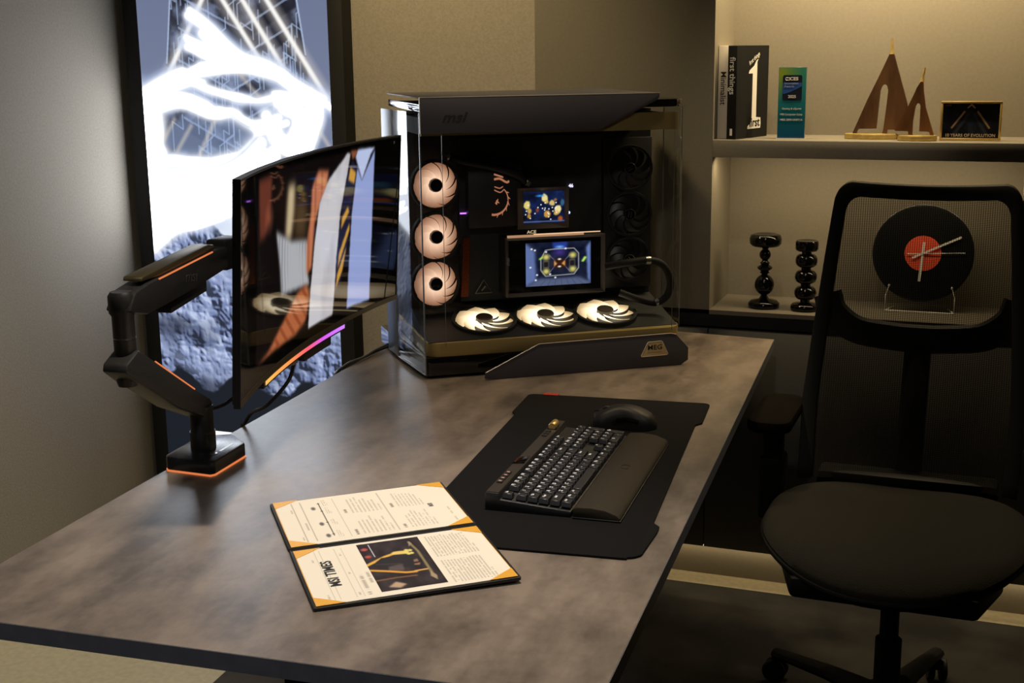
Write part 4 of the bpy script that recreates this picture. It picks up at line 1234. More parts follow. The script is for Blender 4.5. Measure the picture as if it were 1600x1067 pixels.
if w2.z < 0:
    w2 = -w2
mon = thing('curved_monitor', 'curved ultrawide monitor showing a man in a white shirt and striped tie', 'monitor')
mon.matrix_world = Matrix(((u2.x, -n2.x, w2.x, 0.2095), (u2.y, -n2.y, w2.y, 0.8610), (u2.z, -n2.z, w2.z, 1.1267), (0, 0, 0, 1)))
# local frame: x along the screen, y towards its back, z up


def mp_(s, t, back):
    """s, t in -1..1; back = metres behind the glass"""
    a = s * MW / 2 / MR
    return ((MR + back) * math.sin(a), -(MR * (1 - math.cos(a))) + back * math.cos(a), t * MH / 2)


def shell(s0, s1, t0, t1, b0, b1, n=24):
    g = G()
    for i in range(n + 1):
        s_ = s0 + (s1 - s0) * i / n
        for t, b in ((t0, b0), (t1, b0), (t1, b1), (t0, b1)):
            g.v.append(mp_(s_, t, b))
    for i in range(n):
        for k in range(4):
            g.f.append((i * 4 + k, i * 4 + (k + 1) % 4, (i + 1) * 4 + (k + 1) % 4, (i + 1) * 4 + k))
    g.f.append((3, 2, 1, 0))
    g.f.append(tuple(n * 4 + k for k in range(4)))
    return g


M['mon_screen'] = print_mat('monitor_screen', 0.9, 0.035, 0.38)
p = Paint(400, 170, (2, 2, 3))
am = p.mask(SCREEN['area'], 1)
p.put(am, (14, 9, 9))
p.put(am * np.clip(p.noise(4, 3, 3, 8), 0, 1), (40, 22, 14), 0.6)
p.poly(SCREEN['face'], (122, 60, 44), 3, 0.8)
p.ell(SCREEN['face'][1][0] - .02, SCREEN['face'][1][1] - .2, .02, .05, (180, 100, 70), 0.9, 0.6)
p.poly(SCREEN['brown'], (92, 72, 46), 7, 0.8)
p.poly(SCREEN['pale'], (206, 186, 146), 4, 0.95)
p.poly(SCREEN['sleeve'], (176, 178, 182), 2)
fold = np.sin(p.U * 330 + 4 * p.noise(4, 3, 3, 9))
p.put(p.mask(SCREEN['sleeve'], 2) * np.clip(fold * .5 + p.noise(12, 2, 3, 77) * 1.5, 0, 1), (104, 104, 112), 0.6)
p.poly(SCREEN['arm'], (194, 118, 82), 2)
p.put(p.mask(SCREEN['arm'], 2) * np.clip(np.sin(p.U * 160 + 1), 0, 1), (134, 70, 46), 0.4)
p.poly(SCREEN['shirt'], (204, 202, 206), 1)
p.put(p.mask(SCREEN['shirt'], 1) * np.clip(p.noise(9, 2, 4, 10) * 1.4, 0, 1), (150, 142, 150), 0.6)
p.poly(SCREEN['right'], (150, 164, 214), 1)
p.poly(SCREEN['collar'], (188, 200, 234), 1)
p.poly(SCREEN['neck'], (136, 78, 54), 1)
p.poly(SCREEN['tie'], (30, 30, 52), 1)
for s_ in SCREEN['stripes']:
    p.poly(s_, (206, 152, 62), 1)
p.poly(SCREEN['hand'], (178, 100, 62), 2)
p.put(p.mask(SCREEN['hand'], 2) * np.clip(np.sin((p.U * 1.0 + p.V * .5) * 120), 0, 1), (120, 50, 24), 0.55)
p.a *= (0.15 + 0.85 * am)[..., None]


def scr(U, V):
    a = (U * 2 - 1) * MW / 2 / MR
    return MR * np.sin(a), -MR * (1 - np.cos(a)), (V * 2 - 1) * MH / 2


p.build('screen', scr, M['mon_screen'], mon)
shell(-1.004, 1.004, -1.02, 1.02, 0.0008, 0.012).build('rear_shell', M['black'], mon)
for t0, t1 in ((1.0, 1.022), (-1.06, -1.0)):
    shell(-1.004, 1.004, t0, t1, -0.0012, 0.010).build('bezel', mat('bezel_lit_tone', (0.07, 0.055, 0.03, 1), 0.4, 0.7) if t0 < 0 else M['black'], mon)  # bottom bezel: glow of the light bar put into its colour
shell(1.0, 1.005, -1.06, 1.022, -0.0012, 0.010, 2).build('bezel', M['black'], mon)
shell(-1.005, -1.0, -1.06, 1.022, -0.0012, 0.010, 2).build('bezel', M['black'], mon)
shell(-0.55, 0.55, -0.75, 0.6, 0.012, 0.045, 12).build('rear_hump', M['black'], mon, bevel=0.006)
text('logo', 'msi', 0.012, mat('logo_grey', (0.25, 0.25, 0.25, 1), 0.5), mon, (mp_(0.93, .95, -.001)[0], mp_(0.93, .95, -.0012)[1], mp_(0.93, .95, 0)[2]), (PI / 2, 0, 0.16))
# light bar under the screen
pb = Paint(120, 3, (0, 0, 0))
stops = [(0.0, (255, 190, 90)), (0.35, (255, 150, 80)), (0.55, (250, 96, 110)), (0.75, (215, 90, 235)), (1.0, (205, 130, 255))]
for ch in range(3):
    pb.a[..., ch] = np.interp(pb.U, [s_[0] for s_ in stops], [s_[1][ch] / 255 for s_ in stops])
s0, s1 = -0.60, 0.42
shell(s0 - .02, s1 + .02, -1.15, -1.06, 0.002, 0.016, 16).build('light_bar', M['black'], mon)


def barf(U, V):
    s_ = s0 + (s1 - s0) * U
    a = s_ * MW / 2 / MR
    return MR * np.sin(a), -MR * (1 - np.cos(a)) + 0.0012, (-1.085 - 0.045 * (1 - V)) * MH / 2


pb.build('light_strip', barf, print_mat('rgb_strip', 1.1, 0.4), mon)
shell(-0.02, 0.30, -1.27, -1.12, 0.008, 0.030, 4).build('control_box', M['black'], mon, bevel=0.003)
G().box(-.012, .012, -.004, .004, -.004, .004).build('plug', M['steel'], mon, mp_(-0.14, -1.19, 0.012))

# ------------------------------------------------------------------ monitor arm
arm = thing('monitor_arm', 'black folding monitor arm with orange light lines at the desk edge', 'monitor arm')
orange = emat('orange_led', rgb(255, 140, 80), 0.75)
AM = mat('arm_black', (0.020, 0.019, 0.018, 1), 0.45, var=0.2, scale=120)
bpoly = [(0.000, 0.645), (0.008, 0.634), (0.100, 0.626), (0.106, 0.634), (0.106, 0.748), (0.060, 0.790), (0.048, 0.796), (-0.004, 0.770)]
base = G().prism(bpoly, 0.7425, 0.768).build('base', mat('arm_base_gloss', (0.022, 0.023, 0.025, 1), 0.22), arm, bevel=0.003)
bl = [(x * .985 + .0008, (y - .71) * .985 + .71) for x, y in bpoly]
G().prism([(0.052 + (x - .052) * 1.012, 0.71 + (y - .71) * 1.012) for x, y in bpoly], 0.7402, 0.7424).build('light_line', orange, base)
G().box(0.084, 0.088, 0.690, 0.735, 0.768, 0.7688).build('status_light', emat('status_white', (0.9, 0.95, 1, 1), 0.7), base)
G().lathe([(0.0075, .767), (0.0075, .7692), (0.005, .7696)], 24, (0.082, 0.672, 0)).build('power_button', M['steel'], base)
G().box(-0.018, -0.002, 0.668, 0.70, 0.690, 0.752).build('clamp', AM, arm, bevel=0.003)
G().lathe([(0.0235, .768), (0.0235, .800), (0.0215, .803), (0.0215, .850)], 32, (0.046, 0.700, 0)).build('column', AM, arm)
G().lathe([(0.0238, .800), (0.0238, .8015)], 32, (0.046, 0.700, 0)).build('column_ring', M['grey_metal'], arm)
lo = [(0.455, 0.985), (0.491, 1.002), (0.538, 0.972), (0.658, 0.893), (0.712, 0.860), (0.722, 0.840), (0.705, 0.824), (0.599, 0.873), (0.480, 0.950), (0.450, 0.972)]
la = G().prism(lo, 0.014, 0.062, 'x').build('lower_arm', AM, arm, bevel=0.004)
g = G().tube([(0.0605, 0.538, 0.9715), (0.0605, 0.658, 0.8925)], 0.0016, 6)
g.build('light_line', orange, la)
G().lathe([(0.016, .940), (0.0185, .948), (0.0185, 1.060), (0.0225, 1.066), (0.0225, 1.094), (0.018, 1.101)], 32, (0.036, 0.490, 0)).build('elbow', AM, arm)
G().lathe([(0.0189, 1.0215), (0.0189, 1.0232)], 32, (0.036, 0.490, 0)).build('elbow_ring', M['steel'], arm)
up = [(0.473, 1.070), (0.493, 1.099), (0.541, 1.108), (0.747, 1.130), (0.806, 1.132), (0.806, 1.092), (0.698, 1.075), (0.599, 1.063), (0.527, 1.056)]
ua = G().prism(up, 0.014, 0.062, 'x').build('upper_arm', AM, arm, bevel=0.004)
g = G().tube([(0.0605, 0.567, 1.1095), (0.0605, 0.751, 1.1290)], 0.0016, 6)
g.build('light_line', orange, ua)
text('logo', 'msi', 0.030, mat('arm_logo', (0.055, 0.052, 0.05, 1), 0.35), ua, (0.0625, 0.668, 1.097), (PI / 2, 0.09, PI / 2), shear=0.3)
cv = [(0.522, 1.112), (0.585, 1.1125), (0.770, 1.1320), (0.768, 1.140), (0.750, 1.143), (0.526, 1.120)]
G().prism(cv, 0.018, 0.056, 'x').build('cover', mat('cover_bronze', (0.20, 0.16, 0.08, 1), 0.38, 0.85), arm, bevel=0.003)
G().prism([(0.61, 1.041), (0.735, 1.059), (0.736, 1.080), (0.61, 1.064)], 0.022, 0.054, 'x').build('cable_clip', AM, arm, bevel=0.002)
G().box(0.018, 0.062, 0.800, 0.868, 1.086, 1.144).build('head', AM, arm, bevel=0.005)
g = G().lathe([(0.018, 0.06), (0.018, 0.142)], 24, (0, 0.846, 1.115), Matrix.Rotation(PI / 2, 3, 'Y'))
g.build('tilt_joint', AM, arm)

# ------------------------------------------------------------------ cables


def cable(label, pts, r=0.0035, m=None, group=None):
    o = G().tube(spline(pts, 8), r, 8).build('cable', m or M['rubber'], None)
    return tag(o, label, 'cable', group)


def mw(s, t, b):
    return tuple(mon.matrix_world @ Vector(mp_(s, t, b)))


a = Vector(mw(-0.14, -1.21, 0.012))
cable('black cable hanging from the monitor down behind the desk edge', [a, a + Vector((-.012, -.005, -.035)), a + Vector((-.06, -.0, -.085)), (0.03, 0.92, 0.775), (0.003, 0.937, 0.7462), (-0.006, 0.942, 0.738), (-0.008, 0.945, 0.70), (-0.010, 0.95, 0.60)], 0.0036)
a = Vector(mw(-0.25, -0.72, 0.03))
cable('black cable looping from the arm column up to the back of the monitor', [(0.048, 0.728, 0.835), (0.062, 0.765, 0.838), (0.085, 0.80, 0.865), (0.115, 0.82, 0.92), a], 0.0036)
for k, (r_, off) in enumerate(((0.0036, 0.0), (0.003, 0.012))):
    lbls = ['thick black power cable leaving the tower over the desk edge', 'thin silver-tipped cable beside the thick power cable at the desk edge']
    cable(lbls[k], [(0.075 + off, 1.735, 0.760), (0.040, 1.700 + off, 0.752 + off * .5), (0.012, 1.62 + off, 0.7465 + off * .4), (0.004 + off * .3, 1.54, 0.7455 + off * .2), (-0.008, 1.475 - off, 0.7440), (-0.022, 1.43 - off, 0.715), (-0.026, 1.41 - off, 0.60)], r_, M['rubber'] if k == 0 else mat('grey_cable', (0.10, 0.10, 0.10, 1), 0.35))

# ------------------------------------------------------------------ office chair
CH_ = thing('office_chair', 'black mesh office chair facing the camera beside the desk', 'chair', (1.288, 1.360, 0.0085), (0, 0, -0.075))
CM = mat('chair_plastic', (0.0065, 0.0065, 0.0065, 1), 0.6, spec=0.3)
SM = mat('seat_fabric', (0.018, 0.0165, 0.0135, 1), 0.85, var=0.15, scale=500, bump=0.8, bscale=420, spec=0.25)
ms = bpy.data.materials.new('back_mesh')
ms.use_nodes = True
nt = ms.node_tree
b = nt.nodes['Principled BSDF']
b.inputs['Base Color'].default_value = (0.021, 0.0205, 0.0195, 1)
b.inputs['Roughness'].default_value = 0.8
b.inputs['Specular IOR Level'].default_value = 0.2
tr = nt.nodes.new('ShaderNodeBsdfTransparent')
mxs = nt.nodes.new('ShaderNodeMixShader')
tc = nt.nodes.new('ShaderNodeTexCoord')
w1 = nt.nodes.new('ShaderNodeTexWave')
w1.inputs['Scale'].default_value = 62
w1.bands_direction = 'X'
w3 = nt.nodes.new('ShaderNodeTexWave')
w3.inputs['Scale'].default_value = 80
w3.bands_direction = 'Z'
ad = nt.nodes.new('ShaderNodeMath')
ad.operation = 'MAXIMUM'
mr = nt.nodes.new('ShaderNodeMapRange')
mr.inputs['From Min'].default_value = 0.35
mr.inputs['From Max'].default_value = 0.95
mr.inputs['To Min'].default_value = 0.34
mr.inputs['To Max'].default_value = 0.84
for w_ in (w1, w3):
    nt.links.new(tc.outputs['Object'], w_.inputs['Vector'])
nt.links.new(w1.outputs['Fac'], ad.inputs[0])
nt.links.new(w3.outputs['Fac'], ad.inputs[1])
nt.links.new(ad.outputs[0], mr.inputs['Value'])
nt.links.new(mr.outputs[0], mxs.inputs[0])
nt.links.new(tr.outputs[0], mxs.inputs[1])
nt.links.new(b.outputs[0], mxs.inputs[2])
nt.links.new(mxs.outputs[0], nt.nodes['Material Output'].inputs['Surface'])


def bk(x, t):
    """chair back: x in -1..1 across, t in 0..1 up"""
    hw = np.interp(t, [0, .25, .5, .75, 1], [.238, .246, .236, .222, .205])
    z = 0.50 + 0.665 * t
    y = 0.265 + 0.235 * t + 0.03 * math.sin(PI * t) - 0.045 * x * x
    return Vector((hw * x, y, z))


def top_t(x):
    return 1.0 - 0.012 * (1 - x * x) - 0.05 * max(0, abs(x) - .82) ** 2 / .18 ** 2 * .9


g = G()
NXX, NZZ = 24, 40
for j in range(NZZ + 1):
    for i in range(NXX + 1):
        x = -1 + 2 * i / NXX
        g.v.append(bk(x * .97, j / NZZ * .985 * top_t(x)))
for j in range(NZZ):
    for i in range(NXX):
        q = j * (NXX + 1) + i
        g.f.append((q, q + 1, q + NXX + 2, q + NXX + 1))
g.build('back_mesh', ms, CH_, angle=80)


def ring_bar(path, wd, th):
    return G().tube(path, wd, 10, flat=th)


N = 30
side = lambda sg: [bk(sg * (1 - .0), .0 + k / N * .93) for k in range(N + 1)]
topb = [bk(x, 0.965 * top_t(x) + .0) for x in np.linspace(-.93, .93, 25)]


def band(f, n, wx):
    """flat band of the back: f(k) gives inner and outer point"""
    g = G()
    for k in range(n + 1):
        a, b_ = f(k / n)
        for q, dy in ((a, -.010), (b_, -.010), (b_, .012), (a, .012)):
            g.v.append((q.x, q.y + dy, q.z))
    for k in range(n):
        for e in range(4):
            g.f.append((k * 4 + e, k * 4 + (e + 1) % 4, (k + 1) * 4 + (e + 1) % 4, (k + 1) * 4 + e))
    g.f.append((0, 1, 2, 3))
    g.f.append(tuple(n * 4 + e for e in (3, 2, 1, 0)))
    return g


def outline(q, inset):
    """q 0..1 runs up the left side, over the rounded top, down the right side"""
    r_ = 0.10
    segs = [(-1, 0.0), (-1, 1 - r_ * .9)]
    pts = [(-1.0, t) for t in np.linspace(0, 0.93, 16)] + [(-1 + .16 * (1 - math.cos(a)), 0.93 + .07 * math.sin(a)) for a in np.linspace(0.2, PI / 2, 7)]
    pts += [(x, 1.0 - .014 * (1 - (x / .84) ** 2)) for x in np.linspace(-.78, .78, 15)]
    pts += [(-x, t) for x, t in reversed(pts[:23])]
    k = q * (len(pts) - 1)
    i = min(int(k), len(pts) - 2)
    f = k - i
    x = pts[i][0] * (1 - f) + pts[i + 1][0] * f
    t = pts[i][1] * (1 - f) + pts[i + 1][1] * f
    if inset:
        x *= 0.865 if t < .9 else 0.865 + (1 - .865) * 0
        t = min(t, 1.0) - 0.055 * np.clip((t - .80) / .2, 0, 1)
    return bk(x, t)


band(lambda q: (outline(q, True), outline(q, False)), 90, 0).build('back_frame', CM, CH_, bevel=0.003, angle=50)
# Y-shaped carrier behind the mesh
yb = 0.032


def car(pts, wd):
    P = [bk(x, t) + Vector((0, yb, 0)) for x, t in pts]
    return G().tube(spline(P, 6), [wd] * (len(P) * 6 - 5), 10, up=Vector((0, 1, 0)), flat=0.45)


bar = [(-.93, .60), (-.84, .535), (-.62, .478), (-.32, .458), (0, .452), (.32, .458), (.62, .478), (.84, .535), (.93, .60)]
car(bar, 0.034).build('cross_carrier', CM, CH_)
car([(0, .455), (0, .34), (0, .20), (0, .04), (0, -.08)], 0.030).build('spine', CM, CH_)
G().box(-.20, .20, 0.245, 0.32, 0.465, 0.515).build('back_bracket', CM, CH_, bevel=0.012)
# seat
out = []
for k in range(72):
    a = 2 * PI * k / 72
    c, s_ = math.cos(a), math.sin(a)
    rx, ry = 0.270, 0.285 if s_ > 0 else 0.268
    e = 0.72 if s_ > 0 else 0.86
    out.append((rx * math.copysign(abs(c) ** e, c), -0.01 + ry * math.copysign(abs(s_) ** e, s_)))


def zseat(x, y):
    return 0.484 + 0.018 * (x / .28) ** 2 - 0.030 * max(0, (-y - .12) / .16) ** 2 + 0.006 * (y / .2)


g = G()
rings = [0.0, .25, .5, .75, .9, .97, 1.0]
for r_ in rings:
    for x, y in out:
        z = zseat(x * r_, y * r_) - (0.012 * max(0, (r_ - .9) / .1) ** 2)
        g.v.append((x * r_, y * r_, z))
for x, y in out:
    g.v.append((x * .985, y * .985, zseat(x, y) - .034))
for x, y in out:
    g.v.append((x * .80, y * .80, zseat(x, y) - .042))
for j in range(len(rings) + 1):
    for k in range(72):
        g.f.append((j * 72 + k, j * 72 + (k + 1) % 72, (j + 1) * 72 + (k + 1) % 72, (j + 1) * 72 + k))
g.f.append(tuple((len(rings) + 1) * 72 + k for k in range(71, -1, -1)))
g.build('seat', SM, CH_, angle=60)
g = G().tube([(x * .995, y * .995, zseat(x, y) - .022) for x, y in out + out[:1]], 0.006, 8)
g.build('seat_rim', CM, CH_)
pan = [(-.17, -.25), (.17, -.25), (.21, -.10), (.21, .18), (.14, .26), (-.14, .26), (-.21, .18), (-.21, -.10)]
G().prism([(x * 1.05, y * 1.0) for x, y in pan], 0.400, 0.446).build('seat_pan', CM, CH_, bevel=0.012)
G().box(-.09, .09, -.12, .12, 0.360, 0.406).build('mechanism', CM, CH_, bevel=0.012)
G().lathe([(0.028, 0.10), (0.028, 0.23), (0.020, 0.232), (0.020, 0.365)], 24).build('column', CM, CH_)
G().lathe([(0.05, 0.065), (0.052, 0.075), (0.045, 0.115), (0.03, 0.120)], 24).build('base_hub', CM, CH_)
for k in range(5):
    a = 1.213 + 0.075 + 2 * PI * k / 5
    c, s_ = math.cos(a), math.sin(a)
    leg = G().tube([(0.03 * c, 0.03 * s_, .092), (0.16 * c, 0.16 * s_, .086), (0.325 * c, 0.325 * s_, .070)], [0.030, 0.024, 0.017], 10, flat=0.7)
    lg = leg.build('leg', CM, CH_)
    cs = G()
    Mx = Matrix.Rotation(a + PI / 2 + .5, 3, 'Z') @ Matrix.Rotation(PI / 2, 3, 'Y')
    for off in (-.014, .014):
        o = Matrix.Rotation(a + PI / 2 + .5, 3, 'Z') @ Vector((off, 0, 0))
        cs.lathe([(0.024, -.008), (0.0275, -.005), (0.0275, .005), (0.024, .008)], 20, (0.325 * c + o.x, 0.325 * s_ + o.y, 0.0285), Mx)
    cs.box(0.325 * c - .008, 0.325 * c + .008, 0.325 * s_ - .008, 0.325 * s_ + .008, 0.028, 0.068)
    cs.build('caster', M['rubber'], lg)
# armrests
for sg in (-1, 1):
    ap = rrect(-.05, .05, -.135, .135, .038, 6)
    xc = sg * 0.292
    pa = G().prism([(xc + x, 0.225 + y) for x, y in ap], 0.632, 0.662).build('armrest', mat('armrest_pad', (0.0065, 0.005, 0.0035, 1), 0.9, spec=0.05), CH_, bevel=0.010)
    G().prism([(xc - .022, 0.17), (xc + .022, 0.17), (xc + .016, 0.25), (xc - .016, 0.25)], 0.53, 0.632).build('armrest_post', CM, CH_, bevel=0.006)
    G().box(xc - .028, xc + .028, 0.155, 0.235, 0.41, 0.56).build('armrest_sleeve', CM, CH_, bevel=0.010)
    G().box(min(xc, sg * .18), max(xc, sg * .18), 0.165, 0.225, 0.405, 0.437).build('armrest_bracket', CM, CH_, bevel=0.008)

# ------------------------------------------------------------------ shelf: books, plaque, sculptures, picture
ZSH, ZNI = 1.2482, 0.7882
bk1 = thing('book', 'white hardback standing upright at the left end, Minimalist on the spine', 'book', wl(0.7785, 0.045, ZSH), (0, 0, WALL_YAW), 'books on the upper shelf')
wc = mat('white_cover', rgb(214, 205, 190), 0.6)
pgm = mat('book_pages', rgb(220, 208, 180), 0.8, var=0.1, scale=400)
G().box(0.0, 0.0275, 0.0, 0.004, 0, 0.243).build('spine', wc, bk1, bevel=0.001)
G().box(0.0, 0.003, 0.004, 0.18, 0, 0.243).build('cover', wc, bk1)
G().box(0.0245, 0.0275, 0.004, 0.18, 0, 0.243).build('cover', wc, bk1)
G().box(0.003, 0.0245, 0.004, 0.176, 0.003, 0.240).build('pages', pgm, bk1)
text('title', 'Minimalist', 0.0215, M['dark_ink'], bk1, (0.0135, -.0004, 0.133), (PI / 2, PI / 2, 0), bold=0.0002)
bk2 = thing('book', 'black hardback turned to show a tall cream 1 on its cover', 'book', wl(0.8085, 0.022, ZSH), (0, 0, WALL_YAW - 0.30), 'books on the upper shelf')
dc = mat('black_cover', (0.008, 0.008, 0.008, 1), 0.7, spec=0.2)
G().box(0.0, 0.027, 0.0, 0.004, 0, 0.243).build('spine', dc, bk2, bevel=0.001)
G().box(0.0, 0.003, 0.004, 0.178, 0, 0.243).build('cover', dc, bk2)
G().box(0.024, 0.027, 0.004, 0.178, 0, 0.243).build('cover', dc, bk2)
G().box(0.003, 0.024, 0.004, 0.174, 0.003, 0.240).build('pages', pgm, bk2)
text('spine_title', 'first things', 0.0230, M['white_ink'], bk2, (0.0135, -.0004, 0.165), (PI / 2, PI / 2, 0), bold=0.0002)
G().box(0.010, 0.017, -.0005, 0.0, 0.010, 0.028).build('spine_mark', M['white_ink'], bk2)
one = [(0.066, 0.024), (0.138, 0.024), (0.140, 0.036), (0.138, 0.052), (0.112, 0.054), (0.112, 0.200), (0.118, 0.208), (0.108, 0.204), (0.095, 0.190), (0.070, 0.178), (0.066, 0.170), (0.088, 0.170), (0.088, 0.054), (0.082, 0.040), (0.066, 0.030)]
G().prism(one, 0.0270, 0.0274, 'x').build('cover_numeral', M['white_ink'], bk2)
text('cover_word', 'first', 0.034, dc, bk2, (0.0278, 0.103, 0.040), (PI / 2, 0, PI / 2), bold=0.0004, sx=1.1)
text('cover_word', 'first things', 0.0165, M['white_ink'], bk2, (0.0274, 0.096, 0.209), (PI / 2, -0.45, PI / 2), sx=0.9)

pq = thing('award_plaque', 'blue-green acrylic award plaque with a dark label', 'award', wl(0.936, 0.060, ZSH), (0, 0, WALL_YAW + 0.04))
p = Paint(40, 90, (24, 84, 104))
gr = p.V
p.a = np.stack([np.interp(gr, [0, .35, .7, 1], [16, 26, 48, 62]), np.interp(gr, [0, .35, .7, 1], [70, 104, 128, 132]), np.interp(gr, [0, .35, .7, 1], [108, 118, 128, 104])], -1) / 255
p.ell(0.05, 0.93, 0.42, 0.22, (150, 158, 40), 0.9, 0.85)
G().box(0, 0.0715, 0.0006, 0.018, 0, 0.186).build('block', mat('teal_acrylic', (0.03, 0.12, 0.14, 1), 0.12, coat=0.6), pq, bevel=0.001)
p.build('print', lambda U, V: (0.001 + U * .0695, 0.0, 0.003 + V * .181), print_mat('plaque_print', 0.0, 0.2, 0.5), pq)
G().prism(rrect(0.011, 0.061, 0.100, 0.166, 0.005, 4), -.0006, -.0002, 'y').build('label_plate', mat('label_dark', (0.012, 0.016, 0.03, 1), 0.3), pq)
lb_ = [(0.0115, 0.117)] + [(x, 0.117 + 0.020 * ((x - .0115) / .049) ** 1.4) for x in np.linspace(0.0115, 0.0605, 10)] + [(0.0605, 0.146), (0.0115, 0.146)]
G().prism(lb_[1:], -.0009, -.0006, 'y').build('label_wave', mat('label_blue', (0.03, 0.09, 0.33, 1), 0.3), pq)
text('plaque_text', 'CES', 0.0115, M['white_ink'], pq, (0.040, -.0012, 0.156), (PI / 2, 0, 0), bold=0.0003, sx=1.15)
g = G().tube([(0.0215 + .0035 * math.cos(t), -.001, 0.156 + .0035 * math.sin(t)) for t in np.linspace(0.6, 5.6, 14)], 0.0008, 5)
g.tube([(0.026 + .0035 * math.cos(t), -.001, 0.156 + .0035 * math.sin(t)) for t in np.linspace(-1.6, 1.6, 10)], 0.0008, 5)
g.build('plaque_logo', M['white_ink'], pq)
lt = mat('pale_blue_ink', (0.35, 0.42, 0.62, 1), 0.5)
text('plaque_text', 'Innovation', 0.0085, lt, pq, (0.0335, -.0012, 0.1445), (PI / 2, 0, 0))
text('plaque_text', 'Awards', 0.0085, lt, pq, (0.028, -.0012, 0.1365), (PI / 2, 0, 0))
text('plaque_text', '2025', 0.0105, M['white_ink'], pq, (0.036, -.0012, 0.110), (PI / 2, 0, 0), bold=0.0002)
for s_, z in (('Gaming & eSports', 0.079), ('MSI Computer Corp.', 0.064), ('MEG Z890 UNIFY-X', 0.050)):
    text('plaque_text', s_, 0.0068, M['white_ink'], pq, (0.036, -.0006, z), (PI / 2, 0, 0))
G().box(-.0015, 0.073, -.001, 0.020, 0.0, 0.002).build('foot_edge', mat('clear_edge', (0.8, 0.8, 0.76, 1), 0.2), pq)

WD = mat('dark_walnut', (0.095, 0.042, 0.014, 1), 0.40, var=0.5, scale=30, stretch=(1, 1, 0.25))


def sail(label, s, d, half, poly, tip, m):
    t = thing('sail_sculpture', label, 'sculpture', wl(s, d, ZSH), (0, 0, WALL_YAW), 'pair of triangular wood sculptures')
    base = [(half * math.cos(a), 0.024 * math.sin(a)) for a in np.linspace(0, 2 * PI, 40)[:-1]]
    G().prism(base, 0.0, 0.0145).build('gold_base', M['gold_base'], t, bevel=0.003)
    me = bpy.data.meshes.new('body')
    bm = bmesh.new()
    n_ = len(poly)
    for y in (-.009, .009):
        vs = [bm.verts.new((x, y, z)) for x, z in poly]
        e = [bm.edges.new((vs[i], vs[(i + 1) % n_])) for i in range(n_)]
        bmesh.ops.triangle_fill(bm, use_beauty=True, edges=e)
    bm.verts.ensure_lookup_table()
    for i in range(n_):
        j = (i + 1) % n_
        bm.faces.new((bm.verts[i], bm.verts[j], bm.verts[n_ + j], bm.verts[n_ + i]))
    bmesh.ops.recalc_face_normals(bm, faces=bm.faces)
    bm.to_mesh(me)
    bm.free()
    me.materials.append(m)
    link('body', me, t)
    P = spline([(x, 0, z) for x, z in tip], 5)
    k = len(P)
    G().tube(P, [0.0062 + (0.0020 - 0.0062) * (i / (k - 1)) ** .7 for i in range(k)], 10, up=Vector((0, 1, 0))).build('gold_tip', M['gold_base'], t)
    return t


M['gold_base'] = mat('antique_gold', (0.62, 0.45, 0.15, 1), 0.38, 0.6, var=0.15, scale=80)
WD2 = mat('red_walnut', (0.16, 0.065, 0.018, 1), 0.36, var=0.45, scale=40, stretch=(1, 1, 0.25))
big = [(.0373, .2167), (.0273, .1923), (.0195, .174), (.010, .152), (-.0129, .1004), (-.030, .057), (-.0470, .0140), (-.0370, .0140), (-.034, .0235), (-.030, .0265), (.0129, .0273), (.0150, .065), (.0187, .1234), (.0215, .133),
       (.0250, .1385), (.0307, .1406), (.0355, .137), (.0387, .125), (.0365, .09), (.0316, .03), (.0287, .0140), (.0402, .0140), (.0402, .0225), (.043, .0250), (.100, .0250), (.0945, .055), (.0875, .0918), (.0761, .129), (.0617, .175), (.0488, .2167)]
small = [(.002, .148), (-.006, .134), (-.016, .109), (-.033, .070), (-.048, .038), (-.055, .0266), (-.054, .0246), (-.0240, .0246), (-.0216, .022), (-.0216, .0140), (-.0118, .0140), (-.0115, .05), (-.0076, .085), (-.0045, .0925),
         (-.0006, .0952), (.0030, .0925), (.005, .087), (.005, .0238), (.027, .0235), (.030, .0215), (.0316, .0140), (.0414, .0140), (.036, .030), (.029, .050), (.0176, .084), (.0106, .126), (.0085, .148)]
sail('taller dark wooden triangular sculpture with gold tip and oval base', 1.1735, 0.105, 0.068, big, [(.0430, .2140), (.0425, .235), (.0416, .257)], WD)
sail('smaller reddish wooden triangular sculpture with gold tip, nearer the picture frame', 1.2925, 0.055, 0.049, small, [(.0052, .1455), (.0068, .163), (.0106, .183)], WD2)

fr = thing('picture_frame', 'small gold picture frame with a dark print at the right of the shelf', 'picture frame', wl(1.3450, 0.075, ZSH + .0004), (-0.02, 0, WALL_YAW))
FW, FH, fb = 0.1480, 0.0985, 0.0062
for a, b_, c, d_ in ((0, FW, 0, fb), (0, FW, FH - fb, FH), (0, fb, fb, FH - fb), (FW - fb, FW, fb, FH - fb)):
    G().box(a, b_, 0, 0.012, c, d_).build('frame_bar', M['gold'], fr, bevel=0.002)
p = Paint(130, 84, (20, 22, 28))
p.a += p.noise(7, 5, 4, 6)[..., None] * 0.07
ap = 0.62
for sg in (-1, 1):
    p.stroke([(.5 + sg * .12, .76), (.5 + sg * .33, .30)], 0.03, (190, 150, 110), ap, 0.8, 0.85)
    p.stroke([(.5, .97), (.5 + sg * .06, .88)], 0.022, (190, 160, 120), ap, 0.6, 0.9)
    p.stroke([(.5 + sg * .05, .70), (.5 + sg * .26, .16)], 0.05, (54, 58, 68), ap, 0.8, 0.7)
p.ell(.5, .45, .07, .22, (44, 60, 84), 0.9, 0.5)
p.poly([(.03, .94), (.15, .94), (.15, .97), (.03, .97)], (190, 120, 90), 1, 0.8)
p.build('print', lambda U, V: (fb + U * (FW - 2 * fb), 0.006, fb + V * (FH - 2 * fb)), print_mat('frame_print', 0.0, 0.25, 0.5), fr)
